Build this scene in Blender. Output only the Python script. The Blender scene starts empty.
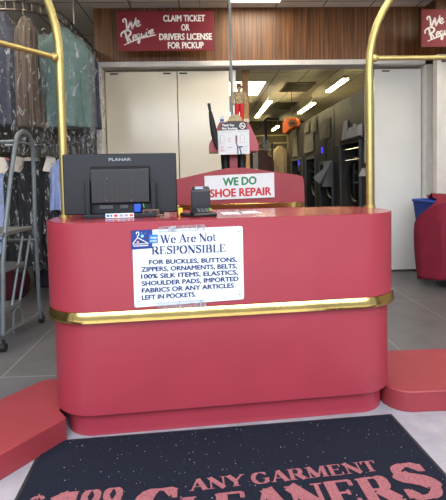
import bpy, math, random
from mathutils import Vector, Matrix
random.seed(7)
PI = math.pi
SC = bpy.context.scene
COL = SC.collection
R = math.radians

# ------------------------------------------------------------ camera
F, PX, PY, EYE = 440.0, 223.0, 200.0, 1.30
PITCH, YAW, ROLL = R(2.8), R(-2.3), R(1.2)
cam_d = bpy.data.cameras.new('camera')
cam = bpy.data.objects.new('camera', cam_d); COL.objects.link(cam)
CM = Matrix.Rotation(YAW, 3, 'Z') @ Matrix.Rotation(PI/2 - PITCH, 3, 'X') @ Matrix.Rotation(-ROLL, 3, 'Z')
cam.matrix_world = Matrix.Translation((0, 0, EYE)) @ CM.to_4x4()
cam_d.sensor_width = 36; cam_d.sensor_fit = 'AUTO'
cam_d.lens = F/500*36
cam_d.shift_y = -(250-PY)/500
cam_d.clip_start = 0.05
SC.camera = cam

# ------------------------------------------------------------ light
SC.view_settings.view_transform = 'Standard'; SC.view_settings.look = 'None'
SC.view_settings.gamma = 1; SC.view_settings.use_curve_mapping = False
SC.view_settings.exposure = 0.0
w = bpy.data.worlds.new('daylight'); SC.world = w; w.use_nodes = True
w.node_tree.nodes['Background'].inputs[0].default_value = (0.75, 0.85, 1.0, 1)
w.node_tree.nodes['Background'].inputs[1].default_value = 0.6

def area(name, loc, rot, sx, sy, power, col):
    l = bpy.data.lights.new(name, 'AREA'); l.shape = 'RECTANGLE'; l.size = sx; l.size_y = sy
    l.energy = power; l.color = col
    o = bpy.data.objects.new(name, l); COL.objects.link(o); o.location = loc; o.rotation_euler = rot
    return o
# open sky in front of the shop, behind and above the viewer
area('sky_light', (0.3, -2.9, 4.6), (R(46), 0, 0), 10, 5, 1120, (0.84, 0.91, 1.0))

sl = bpy.data.lights.new('sun', 'SUN'); sl.energy = 3.5; sl.angle = R(.6); sl.color = (1, .96, .9)
so = bpy.data.objects.new('sun', sl); COL.objects.link(so); so.rotation_euler = (R(-28), R(8), 0)

# ------------------------------------------------------------ helpers
def ray(x, y): return CM @ Vector(((x-PX)/F, -(y-PY)/F, -1.0))
def atz(x, y, z=0.0): d = ray(x, y); return d*((z-EYE)/d.z) + Vector((0, 0, EYE))
def aty(x, y, Y): d = ray(x, y); return d*(Y/d.y) + Vector((0, 0, EYE))
def atx(x, y, X): d = ray(x, y); return d*(X/d.x) + Vector((0, 0, EYE))
def onp(x, y, p0, n):
    d = ray(x, y); o = Vector((0, 0, EYE)); return o + d*((Vector(p0)-o).dot(n)/d.dot(n))

def lin(c):
    if max(c) > 1: c = [v/255 for v in c]
    return tuple((v/12.92 if v <= .04045 else ((v+.055)/1.055)**2.4) for v in c) + (1,)

MATS = {}
def mat(name, col, rough=.5, metal=0., var=0., vscale=8., stretch=(1, 1, 1), bump=0., bscale=60., emit=0., coat=0., spec=.5, col2=None, detail=4):
    if name in MATS: return MATS[name]
    m = bpy.data.materials.new(name); m.use_nodes = True
    nt = m.node_tree; b = nt.nodes['Principled BSDF']
    c = lin(col)
    b.inputs['Base Color'].default_value = c
    b.inputs['Roughness'].default_value = rough; b.inputs['Metallic'].default_value = metal
    b.inputs['Specular IOR Level'].default_value = spec
    if coat: b.inputs['Coat Weight'].default_value = coat; b.inputs['Coat Roughness'].default_value = .08
    tc = nt.nodes.new('ShaderNodeTexCoord'); mp = nt.nodes.new('ShaderNodeMapping')
    nt.links.new(tc.outputs['Object'], mp.inputs[0]); mp.inputs['Scale'].default_value = stretch
    n = nt.nodes.new('ShaderNodeTexNoise'); n.inputs['Scale'].default_value = vscale; n.inputs['Detail'].default_value = detail
    nt.links.new(mp.outputs[0], n.inputs['Vector'])
    if not var and not col2: var = .06
    if var or col2:
        r = nt.nodes.new('ShaderNodeValToRGB')
        r.color_ramp.elements[0].position = .3; r.color_ramp.elements[1].position = .7
        c2 = lin(col2) if col2 else tuple(min(1, v*(1+var)) for v in c[:3]) + (1,)
        c1 = c if col2 else tuple(v*(1-var) for v in c[:3]) + (1,)
        r.color_ramp.elements[0].color = c1; r.color_ramp.elements[1].color = c2
        nt.links.new(n.outputs['Fac'], r.inputs[0]); nt.links.new(r.outputs[0], b.inputs['Base Color'])
    if bump:
        n2 = nt.nodes.new('ShaderNodeTexNoise'); n2.inputs['Scale'].default_value = bscale
        nt.links.new(mp.outputs[0], n2.inputs['Vector'])
        bp = nt.nodes.new('ShaderNodeBump'); bp.inputs['Strength'].default_value = bump; bp.inputs['Distance'].default_value = .01
        nt.links.new(n2.outputs['Fac'], bp.inputs['Height']); nt.links.new(bp.outputs[0], b.inputs['Normal'])
    if emit:
        b.inputs['Emission Color'].default_value = c; b.inputs['Emission Strength'].default_value = emit
    MATS[name] = m; return m

def grid_mat(name, col, line, px_, py_, ox, oy, lw, rough=.4, var=.1, vscale=3., spec=.5):
    m = mat(name, col, rough, var=var, vscale=vscale, spec=spec, bump=.05, bscale=30)
    nt = m.node_tree; b = nt.nodes['Principled BSDF']
    tc = nt.nodes.new('ShaderNodeTexCoord'); sp = nt.nodes.new('ShaderNodeSeparateXYZ')
    nt.links.new(tc.outputs['Object'], sp.inputs[0])
    def mth(op, a, v=None):
        k = nt.nodes.new('ShaderNodeMath'); k.operation = op
        for i, q in enumerate((a, v)):
            if q is None: continue
            if isinstance(q, (int, float)): k.inputs[i].default_value = q
            else: nt.links.new(q, k.inputs[i])
        return k.outputs[0]
    outs = []
    for ax, per, off in ((0, px_, ox), (1, py_, oy)):
        a = mth('SUBTRACT', sp.outputs[ax], off - per*50 - lw/2); a = mth('MODULO', a, per); outs.append(mth('LESS_THAN', a, lw))
    f = mth('MAXIMUM', outs[0], outs[1])
    mx = nt.nodes.new('ShaderNodeMix'); mx.data_type = 'RGBA'
    old = b.inputs['Base Color'].links[0].from_socket
    nt.links.new(f, mx.inputs['Factor']); nt.links.new(old, mx.inputs['A']); mx.inputs['B'].default_value = lin(line)
    nt.links.new(mx.outputs['Result'], b.inputs['Base Color'])
    return m

def film_mat(name='plastic_film', dens=.012):
    if name in MATS: return MATS[name]
    m = bpy.data.materials.new(name); m.use_nodes = True; nt = m.node_tree
    out = nt.nodes['Material Output']; b = nt.nodes['Principled BSDF']
    b.inputs['Base Color'].default_value = (.75, .8, .85, 1); b.inputs['Roughness'].default_value = .16
    tc = nt.nodes.new('ShaderNodeTexCoord'); mp = nt.nodes.new('ShaderNodeMapping'); mp.inputs['Scale'].default_value = (1, 1, .35)
    nt.links.new(tc.outputs['Object'], mp.inputs[0])
    n = nt.nodes.new('ShaderNodeTexNoise'); n.inputs['Scale'].default_value = 22; n.inputs['Detail'].default_value = 6
    n.inputs['Distortion'].default_value = 1.4
    nt.links.new(mp.outputs[0], n.inputs['Vector'])
    bp = nt.nodes.new('ShaderNodeBump'); bp.inputs['Strength'].default_value = 1.; bp.inputs['Distance'].default_value = .09
    nt.links.new(n.outputs['Fac'], bp.inputs['Height']); nt.links.new(bp.outputs[0], b.inputs['Normal'])
    rm = nt.nodes.new('ShaderNodeMapRange'); rm.inputs[1].default_value = .58; rm.inputs[2].default_value = .66
    rm.inputs[3].default_value = dens; rm.inputs[4].default_value = dens+.45  # denser noise peaks paint pale glints into the film
    nt.links.new(n.outputs['Fac'], rm.inputs[0])
    t = nt.nodes.new('ShaderNodeBsdfTransparent'); ms = nt.nodes.new('ShaderNodeMixShader')
    nt.links.new(rm.outputs[0], ms.inputs[0]); nt.links.new(t.outputs[0], ms.inputs[1]); nt.links.new(b.outputs[0], ms.inputs[2])
    nt.links.new(ms.outputs[0], out.inputs[0])
    MATS[name] = m; return m

class MB:
    def __init__(s): s.v = []; s.f = []
    def add(s, vs, fs):
        k = len(s.v); s.v += [tuple(v) for v in vs]; s.f += [tuple(i+k for i in f) for f in fs]; return s
    def box(s, c, d, rz=0, M=None):
        vs = []
        for x in (-.5, .5):
            for y in (-.5, .5):
                for z in (-.5, .5):
                    v = Vector((x*d[0], y*d[1], z*d[2]))
                    if M: v = M @ v
                    if rz: v = Matrix.Rotation(rz, 3, 'Z') @ v
                    vs.append(v + Vector(c))
        return s.add(vs, [(0, 1, 3, 2), (4, 6, 7, 5), (0, 4, 5, 1), (2, 3, 7, 6), (0, 2, 6, 4), (1, 5, 7, 3)])
    def b2(s, a, b): return s.box([(a[i]+b[i])/2 for i in range(3)], [abs(b[i]-a[i]) for i in range(3)])
    def tube(s, pts, r, n=10, cap=True, closed=False):
        pts = [Vector(p) for p in pts]; N = len(pts); k0 = len(s.v); up = None
        for i, p in enumerate(pts):
            if closed: t = pts[(i+1) % N] - pts[i-1]
            else: t = pts[min(i+1, N-1)] - pts[max(i-1, 0)]
            t.normalize()
            if up is None: up = t.orthogonal().normalized()
            else:
                up = (up - t*up.dot(t))
                up = up.normalized() if up.length > 1e-6 else t.orthogonal().normalized()
            q = t.cross(up); rr = r[i] if isinstance(r, (list, tuple)) else r
            for j in range(n):
                a = 2*PI*j/n; s.v.append(tuple(p + up*math.cos(a)*rr + q*math.sin(a)*rr))
        for i in range(N if closed else N-1):
            for j in range(n):
                a = k0+i*n+j; b = k0+i*n+(j+1) % n; c = k0+((i+1) % N)*n+(j+1) % n; d = k0+((i+1) % N)*n+j
                s.f.append((a, b, c, d))
        if cap and not closed:
            s.f.append(tuple(k0+j for j in range(n))[::-1]); s.f.append(tuple(k0+(N-1)*n+j for j in range(n)))
        return s
    def prism(s, poly, z0, z1, M=None):
        n = len(poly); vs = [Vector((p[0], p[1], z0)) for p in poly] + [Vector((p[0], p[1], z1)) for p in poly]
        if M: vs = [M @ v for v in vs]
        return s.add(vs, [tuple(range(n))[::-1], tuple(range(n, 2*n))] + [(i, (i+1) % n, n+(i+1) % n, n+i) for i in range(n)])
    def rings(s, rs, cap=True):
        n = len(rs[0]); k = len(s.v)
        for r_ in rs: s.v += [tuple(p) for p in r_]
        for i in range(len(rs)-1):
            for j in range(n):
                s.f.append((k+i*n+j, k+i*n+(j+1) % n, k+(i+1)*n+(j+1) % n, k+(i+1)*n+j))
        if cap:
            s.f.append(tuple(k+j for j in range(n))[::-1]); s.f.append(tuple(k+(len(rs)-1)*n+j for j in range(n)))
        return s
    def ball(s, c, r, n=12, sc=(1, 1, 1)):
        rs = []
        for i in range(1, n):
            a = PI*i/n
            rs.append([(c[0]+sc[0]*r*math.sin(a)*math.cos(2*PI*j/n), c[1]+sc[1]*r*math.sin(a)*math.sin(2*PI*j/n), c[2]-sc[2]*r*math.cos(a)) for j in range(n)])
        return s.rings(rs)
    def ribbon(s, pts, wd, M):
        """flat stroke in the xy plane; wd = width or list"""
        P = [Vector((p[0], p[1])) for p in pts]; k = len(s.v); N = len(P); s.lay = getattr(s, 'lay', 0)+.00004
        for i, p in enumerate(P):
            t = (P[min(i+1, N-1)]-P[max(i-1, 0)]); t.normalize(); q = Vector((-t.y, t.x))
            h = (wd[i] if isinstance(wd, list) else wd)/2
            for sg in (1, -1):
                c = p+q*h*sg; s.v.append(tuple(M @ Vector((c.x, c.y, s.lay))))
        for i in range(N-1): s.f.append((k+2*i, k+2*i+1, k+2*i+3, k+2*i+2))
        return s
    def build(s, name, m, parent=None, bevel=0, smooth=False, seg=2, world=False):
        me = bpy.data.meshes.new(name); 
        off = Vector((0, 0, 0))
        if parent is not None and not world:
            pass
        me.from_pydata(s.v, [], s.f); me.update()
        import bmesh
        bm = bmesh.new(); bm.from_mesh(me); bmesh.ops.recalc_face_normals(bm, faces=bm.faces); bm.to_mesh(me); bm.free()
        if m is not None: me.materials.append(m)
        o = bpy.data.objects.new(name, me); COL.objects.link(o)
        if parent is not None:
            o.parent = parent
            if world: o.matrix_parent_inverse = mw(parent).inverted()
        if bevel:
            md = o.modifiers.new('bevel', 'BEVEL'); md.width = bevel; md.segments = seg; md.limit_method = 'ANGLE'; md.angle_limit = R(40)
        if smooth or bevel:
            me.polygons.foreach_set('use_smooth', [True]*len(me.polygons))
            me.set_sharp_from_angle(angle=R(38))
        return o

def mw(o):
    M = Matrix.LocRotScale(o.location, o.rotation_euler, None)
    return (mw(o.parent) @ o.matrix_parent_inverse @ M) if o.parent else M

def thing(name, label, cat, loc=(0, 0, 0), rz=0, group=None):
    o = bpy.data.objects.new(name, None); COL.objects.link(o); o.empty_display_size = .05
    o.location = loc; o.rotation_euler = (0, 0, rz); o['label'] = label; o['category'] = cat
    if group: o['group'] = group
    return o
def tag(o, label, cat, group=None):
    o['label'] = label; o['category'] = cat
    if group: o['group'] = group
    return o
def struct(o): o['kind'] = 'structure'; return o

def catmull(pts, n=8):
    P = [Vector(p) for p in pts]; out = []
    for i in range(len(P)-1):
        a = P[max(i-1, 0)]; b = P[i]; c = P[i+1]; d = P[min(i+2, len(P)-1)]
        for k in range(n):
            t = k/n
            out.append(.5*((2*b)+(c-a)*t+(2*a-5*b+4*c-d)*t*t+(3*b-3*c+d-a)*t**3))
    out.append(P[-1]); return out
def arc(cx, cy, rx, ry, a0, a1, n=16):
    return [(cx+rx*math.cos(R(a0+(a1-a0)*i/n)), cy+ry*math.sin(R(a0+(a1-a0)*i/n))) for i in range(n+1)]
def rrect(x0, x1, y0, y1, r, n=10, corners=(1, 1, 1, 1)):
    out = []
    for k, (cx, cy, a0) in enumerate(((x1-r, y0+r, -90), (x1-r, y1-r, 0), (x0+r, y1-r, 90), (x0+r, y0+r, 180))):
        if corners[k]:
            for i in range(n+1):
                a = R(a0+90*i/n); out.append((cx+r*math.cos(a), cy+r*math.sin(a)))
        else:
            out.append(((x1, y0), (x1, y1), (x0, y1), (x0, y0))[k])
    return out

# lettering -------------------------------------------------------
def frame(o, u, v):
    """matrix whose xy plane is the writing plane"""
    u = Vector(u).normalized(); v = Vector(v); v = (v-u*v.dot(u)).normalized(); n = u.cross(v)
    return Matrix(((u.x, v.x, n.x, o[0]), (u.y, v.y, n.y, o[1]), (u.z, v.z, n.z, o[2]), (0, 0, 0, 1)))
def sans(s, body, x0, x1, yb, cap, M, bold=.03, n_res=3, slope=0, shear=0):
    cu = bpy.data.curves.new('t', 'FONT'); cu.body = body; cu.size = 1; cu.resolution_u = n_res; cu.shear = shear
    o = bpy.data.objects.new('t', cu); COL.objects.link(o)
    bpy.context.view_layer.update()
    me = bpy.data.meshes.new_from_object(o.evaluated_get(bpy.context.evaluated_depsgraph_get()))
    xs = [v.co.x for v in me.vertices]; a, b = min(xs), max(xs)
    cu2 = .70
    kx = (x1-x0)/(b-a+2*bold)
    for q_, (ox, oy) in enumerate(((0, 0), (1, 0), (-1, 0), (0, .7), (0, -.7))):
        vs = []
        for v in me.vertices:
            x = x0+(v.co.x-a+bold*(1+ox))*kx; y = yb+(v.co.y+bold*oy)/cu2*cap+slope*(x-x0)
            vs.append(M @ Vector((x, y, q_*.00006)))
        s.add(vs, [tuple(p.vertices) for p in me.polygons])
    bpy.data.objects.remove(o); bpy.data.curves.remove(cu); bpy.data.meshes.remove(me)
    return s
# a drawn serif alphabet: strokes (points, smooth, weight factor) and serifs (x, y, half width)
TK, TN = .17, .055
G = {
 'A': (.82, [([(.12, 0), (.41, 1)], 0, .4), ([(.41, 1), (.72, 0)], 0, 1), ([(.2, .33), (.6, .33)], 0, .35)], [(.12, 0, .12), (.72, 0, .15)]),
 'N': (.86, [([(.16, 0), (.16, 1)], 0, .4), ([(.12, 1), (.72, 0)], 0, 1), ([(.72, 0), (.72, 1)], 0, .4)], [(.16, 0, .13), (.1, 1, .1), (.72, 1, .13)]),
 'Y': (.8, [([(.1, 1), (.4, .45)], 0, 1), ([(.72, 1), (.4, .45)], 0, .4), ([(.4, .5), (.4, 0)], 0, 1)], [(.12, 1, .14), (.72, 1, .12), (.4, 0, .17)]),
 'G': (.86, [(arc(.44, .5, .34, .49, 50, 325), 0, None), ([(.7, .42), (.7, .1)], 0, 1), ([(.68, .98), (.68, .72)], 0, .3)], [(.68, .42, .16)]),
 'C': (.8, [(arc(.44, .5, .34, .49, 48, 312), 0, None), ([(.68, .98), (.68, .72)], 0, .35)], []),
 'R': (.84, [([(.18, 0), (.18, 1)], 0, 1), (arc(.42, .74, .2, .24, 90, -90), 0, None), ([(.15, .98), (.42, .98)], 0, .35), ([(.15, .5), (.42, .5)], 0, .35), ([(.42, .5), (.72, .02)], 0, 1)], [(.18, 0, .17), (.12, 1, .1), (.76, 0, .1)]),
 'P': (.74, [([(.18, 0), (.18, 1)], 0, 1), (arc(.4, .73, .2, .25, 90, -90), 0, None), ([(.15, .98), (.4, .98)], 0, .35), ([(.15, .48), (.4, .48)], 0, .35)], [(.18, 0, .17), (.12, 1, .1)]),
 'B': (.78, [([(.18, 0), (.18, 1)], 0, 1), (arc(.4, .75, .18, .23, 90, -90), 0, None), (arc(.42, .27, .22, .25, 90, -90), 0, None), ([(.15, .98), (.4, .98)], 0, .35), ([(.15, .52), (.42, .52)], 0, .35), ([(.15, .02), (.42, .02)], 0, .35)], [(.12, 0, .1), (.12, 1, .1)]),
 'M': (1.02, [([(.16, 0), (.16, 1)], 0, .4), ([(.18, 1), (.5, .05)], 0, 1), ([(.5, .05), (.82, 1)], 0, .4), ([(.84, 0), (.84, 1)], 0, 1)], [(.16, 0, .12), (.84, 0, .15), (.12, 1, .1), (.9, 1, .09)]),
 'E': (.76, [([(.18, 0), (.18, 1)], 0, 1), ([(.08, .98), (.64, .98)], 0, .35), ([(.2, .52), (.5, .52)], 0, .35), ([(.08, .02), (.66, .02)], 0, .35), ([(.63, .98), (.63, .76)], 0, .4), ([(.65, .02), (.65, .26)], 0, .4), ([(.5, .62), (.5, .42)], 0, .3)], [(.18, 0, .14), (.18, 1, .14)]),
 'T': (.78, [([(.38, 0), (.38, 1)], 0, 1), ([(.06, .98), (.7, .98)], 0, .35), ([(.07, .98), (.07, .74)], 0, .4), ([(.69, .98), (.69, .74)], 0, .4)], [(.38, 0, .17)]),
 'L': (.72, [([(.18, 0), (.18, 1)], 0, 1), ([(.08, .02), (.62, .02)], 0, .35), ([(.61, .02), (.61, .28)], 0, .4)], [(.18, 0, .14), (.18, 1, .17)]),
 'I': (.42, [([(.2, 0), (.2, 1)], 0, 1)], [(.2, 0, .16), (.2, 1, .16)]),
 'O': (.86, [(arc(.42, .5, .33, .49, 0, 360, 28), 0, None)], []),
 'S': (.66, [([(.56, .82), (.44, .96), (.3, .98), (.16, .9), (.13, .76), (.2, .63), (.34, .54), (.48, .44), (.56, .28), (.5, .1), (.34, .02), (.2, .04), (.09, .2)], 1, 'S'), ([(.57, .98), (.57, .74)], 0, .35), ([(.08, .02), (.08, .28)], 0, .35)], []),
 'W': (1.1, [([(.1, 1), (.34, 0)], 0, 1), ([(.34, 0), (.56, 1)], 0, .4), ([(.5, 1), (.74, 0)], 0, 1), ([(.74, 0), (.98, 1)], 0, .4)], [(.1, 1, .13), (.53, 1, .12), (.98, 1, .11)]),
 'e': (.56, [(arc(.28, .32, .2, .31, 0, 320, 20), 0, None), ([(.1, .34), (.47, .34)], 0, .3)], []),
 'r': (.48, [([(.16, 0), (.16, .64)], 0, .9), ([(.18, .44), (.27, .6), (.38, .62)], 1, .5)], [(.16, 0, .13), (.12, .63, .07)]),
 'o': (.6, [(arc(.3, .32, .22, .31, 0, 360, 20), 0, None)], []),
 't': (.4, [([(.18, .85), (.18, .1), (.24, .02), (.34, .06)], 0, .8), ([(.06, .63), (.34, .63)], 0, .35)], []),
 '1': (.5, [([(.26, 0), (.26, 1)], 0, 1.1), ([(.06, .84), (.26, .98)], 0, .4)], [(.26, 0, .19)]),
 '9': (.66, [(arc(.32, .68, .2, .29, 0, 360, 22), 0, None), ([(.52, .68), (.5, .35), (.36, .08), (.16, .03)], 1, .8)], []),
 '$': (.62, [([(.52, .78), (.42, .9), (.3, .92), (.16, .84), (.14, .72), (.2, .62), (.32, .53), (.44, .44), (.52, .3), (.46, .14), (.32, .08), (.18, .1), (.1, .22)], 1, 'S'), ([(.32, 1.06), (.32, -.06)], 0, .35)], []),
 '.': (.24, [([(.06, .06), (.18, .06)], 0, .75)], []), ' ': (.3, [], []),
}
def serif(s, text, x0, x1, yb, cap, M, tk=TK, slope=0.):
    adv = sum(G[c][0] for c in text); k = (x1-x0)/adv; X = 0
    def put(pts, wds):
        s.ribbon([(x0+(X+p[0])*k, yb+p[1]*cap+slope*(X+p[0])*k) for p in pts], wds, M)
    for c in text:
        a, st, sf = G[c]
        for pts, sm, wf in st:
            q = [tuple(v) for v in catmull([(p[0], p[1]) for p in [(*p, 0) for p in pts]], 5)] if sm else pts
            q = [(p[0], p[1]) for p in q]
            ws = []
            for i in range(len(q)):
                d = Vector(q[min(i+1, len(q)-1)])-Vector(q[max(i-1, 0)]); d.normalize()
                if wf == 'S': h = TN+(tk-TN)*max(0, 1-abs(d.x+.0)*.2)*(1 if .25 < q[i][1] < .75 else .45)
                elif wf is None: h = TN+(tk-TN)*abs(d.y)**1.4
                else: h = tk*wf
                if abs(d.x) > .95: ws.append(h*cap)
                else: ws.append(h*(k*abs(d.y)+cap*abs(d.x)))
            put(q, ws)
        for (sx, sy, hw) in sf:
            yy = sy + (TN/2 if sy < .5 else -TN/2)
            put([(sx-hw, yy), (sx+hw, yy)], [TN*cap]*2)
        X += a
    return s

# ------------------------------------------------------------ palette
red = mat('red_laminate', (156, 52, 66), .4, var=.05, vscale=3, coat=.12)
red_top = mat('red_laminate_top', (150, 47, 58), .25, var=.12, vscale=14, coat=.3)
redp = mat('red_platform', (142, 50, 58), .48, var=.1, vscale=6)
brass = mat('polished_brass', (228, 198, 124), .16, 1, var=.1, vscale=9, bump=.25, bscale=7)
brass_s = mat('satin_brass', (196, 178, 116), .45, .9, var=.08, vscale=20)
white = mat('white_trim', (220, 218, 215), .5)
doorm = mat('door_laminate', (232, 225, 208), .16, var=.03, vscale=2)
doorm2 = mat('door_laminate_cool', (226, 228, 228), .2, var=.03, vscale=2)
black = mat('black_plastic', (22, 24, 28), .4)
dark = mat('dark_metal', (38, 38, 40), .45, .3)
steel = mat('grey_painted_steel', (112, 120, 126), .42, .25, var=.12, vscale=30)
chrome = mat('chrome', (190, 192, 194), .18, 1)
paper = mat('white_paper', (218, 220, 224), .7)
burg = mat('burgundy_sign', (124, 20, 40), .6)
wood = mat('walnut_panelling', (58, 33, 18), .42, vscale=3.6, stretch=(13, 13, .3), col2=(140, 94, 54), detail=8, bump=.05, bscale=20)
pine = mat('pine', (190, 145, 92), .6, vscale=4, stretch=(10, 10, .5), var=.12)
navy_ink = mat('navy_ink', (30, 38, 92), .5)
wht_ink = mat('white_ink', (238, 236, 236), .5)
film = film_mat()

# ------------------------------------------------------------ the room
CE = 3.47
XL, XR, YF, YB = -3.9, 4.6, .45, 17.0
floor_m = grid_mat('floor_tile', (98, 96, 99), (150, 148, 146), .703, 1.465, 1.42, 2.945, .008, rough=.38, var=.14, vscale=5)
ceil_m = grid_mat('ceiling_tile', (230, 225, 216), (130, 126, 120), .61, 1.22, 0.34, 5.52, .018, rough=.9, var=.05, vscale=40)
back_m = mat('back_wall_paint', (92, 84, 70), .8, var=.1)
side_m = mat('side_wall_paint', (150, 144, 134), .7)
struct(MB().b2((XL, YF-.1, -.1), (XR, YB, 0)).build('floor', floor_m))
struct(MB().prism([(-3.9, .35), (4.6, .35), (4.6, 2.5), (.9, 2.5), (-.85, 2.42), (-1.9, .75), (-3.9, .75)], 0, .003).build('floor', mat('entrance_concrete', (150, 146, 154), .7, var=.12, vscale=9)))
pav = struct(MB().b2((-14, -16, -.12), (14, YF-.1, -.002)).build('outside_pavement', mat('pavement', (190, 184, 174), .8)))  # unseen street pavement, added bright so the brass has something to reflect
struct(MB().b2((XL, YF, CE), (XR, YB, CE+.1)).build('ceiling', ceil_m))
struct(MB().b2((XL-.1, YF, 0), (XL, YB, CE)).build('wall_left', mat('left_wall_paint', (70, 68, 68), .8)))
struct(MB().b2((XR, YF, 0), (XR+.1, YB, CE)).build('wall_right', side_m))
struct(MB().b2((XL, YB, 0), (XR, YB+.1, CE)).build('wall_back', back_m))
# storefront behind the viewer: sill, head and piers between two windows
m = MB(); m.b2((XL, YF-.1, 0), (-3.45, YF, .25)); m.b2((XL, YF-.1, 3.22), (XR, YF, CE)); 
for a, b in ((XL, -3.45), (3.75, XR)): m.b2((a, YF-.1, 0), (b, YF, 3.22))
struct(m.build('wall_front', side_m))
for k, (a, b) in enumerate(((-3.45, -1.35), (1.45, 3.75))):
    m = MB(); c = (a+b)/2
    m.b2((a, YF-.1, 0), (b, YF, .25))
    for x in (a+.02, c, b-.02): m.b2((x-.02, YF-.08, .25), (x+.02, YF-.02, 3.22))
    for z in (.27, 3.2): m.b2((a, YF-.08, z-.02), (b, YF-.02, z+.02))
    struct(m.build('window_%d' % (k+1), dark))

# header wall over the folding doors
HX0, HX1, HY = -1.355, 2.9, 5.70
struct(MB().b2((HX0, HY, 2.80), (HX1, HY+.22, CE)).build('wall_header', wood))
m = MB(); m.b2((HX0-.01, HY-.02, 2.735), (HX1, HY+.22, 2.80)); m.b2((HX0-.01, HY-.02, 0), (HX0+.075, HY+.2, 2.735))
struct(m.build('trim_1', white, bevel=.006))
struct(MB().b2((2.91, HY, 0), (3.05, HY+.2, 2.735)).build('trim_2', white, bevel=.006))
# boxed-out wall at the right
struct(MB().b2((2.9, 5.44, 2.78), (XR, 5.92, CE)).build('wall_right_return', wood))
m = MB(); m.b2((2.9, 5.40, 2.72), (XR, 5.50, 2.78)); m.b2((2.9, 5.40, 0), (2.96, 5.50, 2.72))
struct(m.build('trim_3', white, bevel=.005))

def door(n, x0, x1, y, mt, hinges, h=2.70):
    d = MB().b2((x0, y, .02), (x1, y+.04, h)).build('door_%d' % n, mt, bevel=.003); struct(d)
    for hx in hinges:
        MB().b2((hx-.05, y-.008, h-.035), (hx+.05, y+.002, h-.018)).build('hinge', dark, d)
    return d
door(1, -1.255, -.335, 5.80, doorm, (-1.14, -.46))
door(2, -.325, .345, 5.80, doorm, (-.25,))
door(3, .36, .43, 5.77, white, ())
door(4, 2.27, 2.90, 5.80, doorm2, (2.42,))
door(5, 2.99, 4.2, 5.46, doorm2, ())

# ------------------------------------------------------------ ceiling fixtures
tube_m = mat('fluorescent_tube', (255, 236, 170), .5, emit=34)
lens_m = mat('light_diffuser', (255, 244, 222), .5, emit=14.0)
lens_y = mat('light_diffuser_warm', (255, 244, 215), .5, emit=9)
def troffer(x0, x1, y0, y1, mt, label):
    t = thing('ceiling_light', label, 'ceiling light', ((x0+x1)/2, (y0+y1)/2, CE-.02), 0, 'recessed ceiling lights')
    a, b = (x1-x0)/2, (y1-y0)/2
    m = MB()
    for sx, sy, dx, dy in ((-a, 0, .03, 2*b), (a, 0, .03, 2*b), (0, -b, 2*a, .03), (0, b, 2*a, .03)):
        m.box((sx, sy, .008), (dx+.001, dy+.001, .024))
    m.build('frame', white, t)
    MB().box((0, 0, .012), (2*a-.03, 2*b-.03, .01)).build('diffuser', mt, t)
troffer(.35, .98, 4.35, 5.5, lens_m, 'recessed square panel light in the front ceiling above the header')
for x_, y_, l_ in ((-2.2, 1.4, 'unseen panel light added in the front ceiling at the left of the visitor'), (.65, 1.8, 'unseen panel light added in the front ceiling over the visitor'), (2.9, 1.4, 'unseen panel light added in the front ceiling at the right of the visitor'), (-2.2, 3.2, 'unseen panel light added in the front ceiling near the conveyor'), (3.4, 3.6, 'unseen panel light added in the front ceiling near the right door')):  # out-of-view ceiling lights, added to brighten the front room
    troffer(x_-.3, x_+.3, y_, y_+1.2, lens_m, l_)
p = aty(232, 89, 10.9)
troffer(p.x-.35, p.x+.72, 9.9, 11.6, lens_y, 'wide recessed light panel in back room ceiling beside pine stud')
troffer(.8, 1.25, 14.4, 15.6, lens_y, 'small far recessed light low in view behind the red-trousered figurine')

def tube_light(p0, p1, label):
    c = (p0+p1)/2; c.z = p0.z; L = (p1-p0).length; rz = math.atan2((p1-p0).y, (p1-p0).x)
    t = thing('hanging_tube_light', label, 'ceiling light', c, rz, 'fluorescent tube lights of the back room')
    MB().box((0, 0, .06), (L, .11, .05)).build('housing', white, t, bevel=.01)
    for s in (-.035, .035):
        MB().tube([(-L/2+.02, s, .018), (L/2-.02, s, .018)], .017, 8).build('tube', tube_m, t)
    for s in (-.4, .4):
        MB().tube([(s*L, 0, .08), (s*L, 0, CE-c.z)], .006, 6).build('rod', white, t)
LZ = 3.05
def lz(x, y): return atz(x, y, LZ)
for a, b, l in (((347, 80), (327, 93), 'long bright fluorescent light nearest, above the first dry cleaning machine'),
                ((313, 104), (300, 114), 'fluorescent light in the middle, above the orange air mover'),
                ((278, 127), (270, 133), 'small far fluorescent light left of the orange air mover'),
                ((270.5, 102), (256.5, 118), 'slanting fluorescent light hung over the middle of the back room')):
    A, B = lz(*a), lz(*b)
    if B.y > 16.6: B = A + (B-A)*((16.6-A.y)/(B.y-A.y))
    B.x = A.x = (A.x+B.x)/2
    tube_light(A, B, l)
def vent(x, y, w_, d_, label):
    t = thing('ceiling_vent', label, 'vent', (x, y, CE-.02), 0, 'ceiling vents')
    MB().box((0, 0, .012), (w_, d_, .015)).build('backing', dark, t)
    m = MB()
    for sx, sy, dx, dy in ((-w_/2, 0, .03, d_), (w_/2, 0, .03, d_), (0, -d_/2, w_, .03), (0, d_/2, w_, .03)): m.box((sx, sy, .004), (dx, dy, .02))
    m.build('frame', mat('vent_frame', (120, 112, 98), .6), t)
    for k in range(5):
        MB().box((0, -d_/2+d_*(k+1)/6, .002), (w_-.03, .035, .006), M=Matrix.Rotation(.5, 3, 'X')).build('slat', mat('vent_frame', 0), t)
q = atz(297, 87.5, CE-.02); vent(q.x, q.y, .66, 1.0, 'slatted vent in back room ceiling between the tube lights')
q = atz(283, 106, CE-.02); vent(q.x, q.y, .6, 1.2, 'far smaller vent in back room ceiling above the orange air mover')

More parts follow.
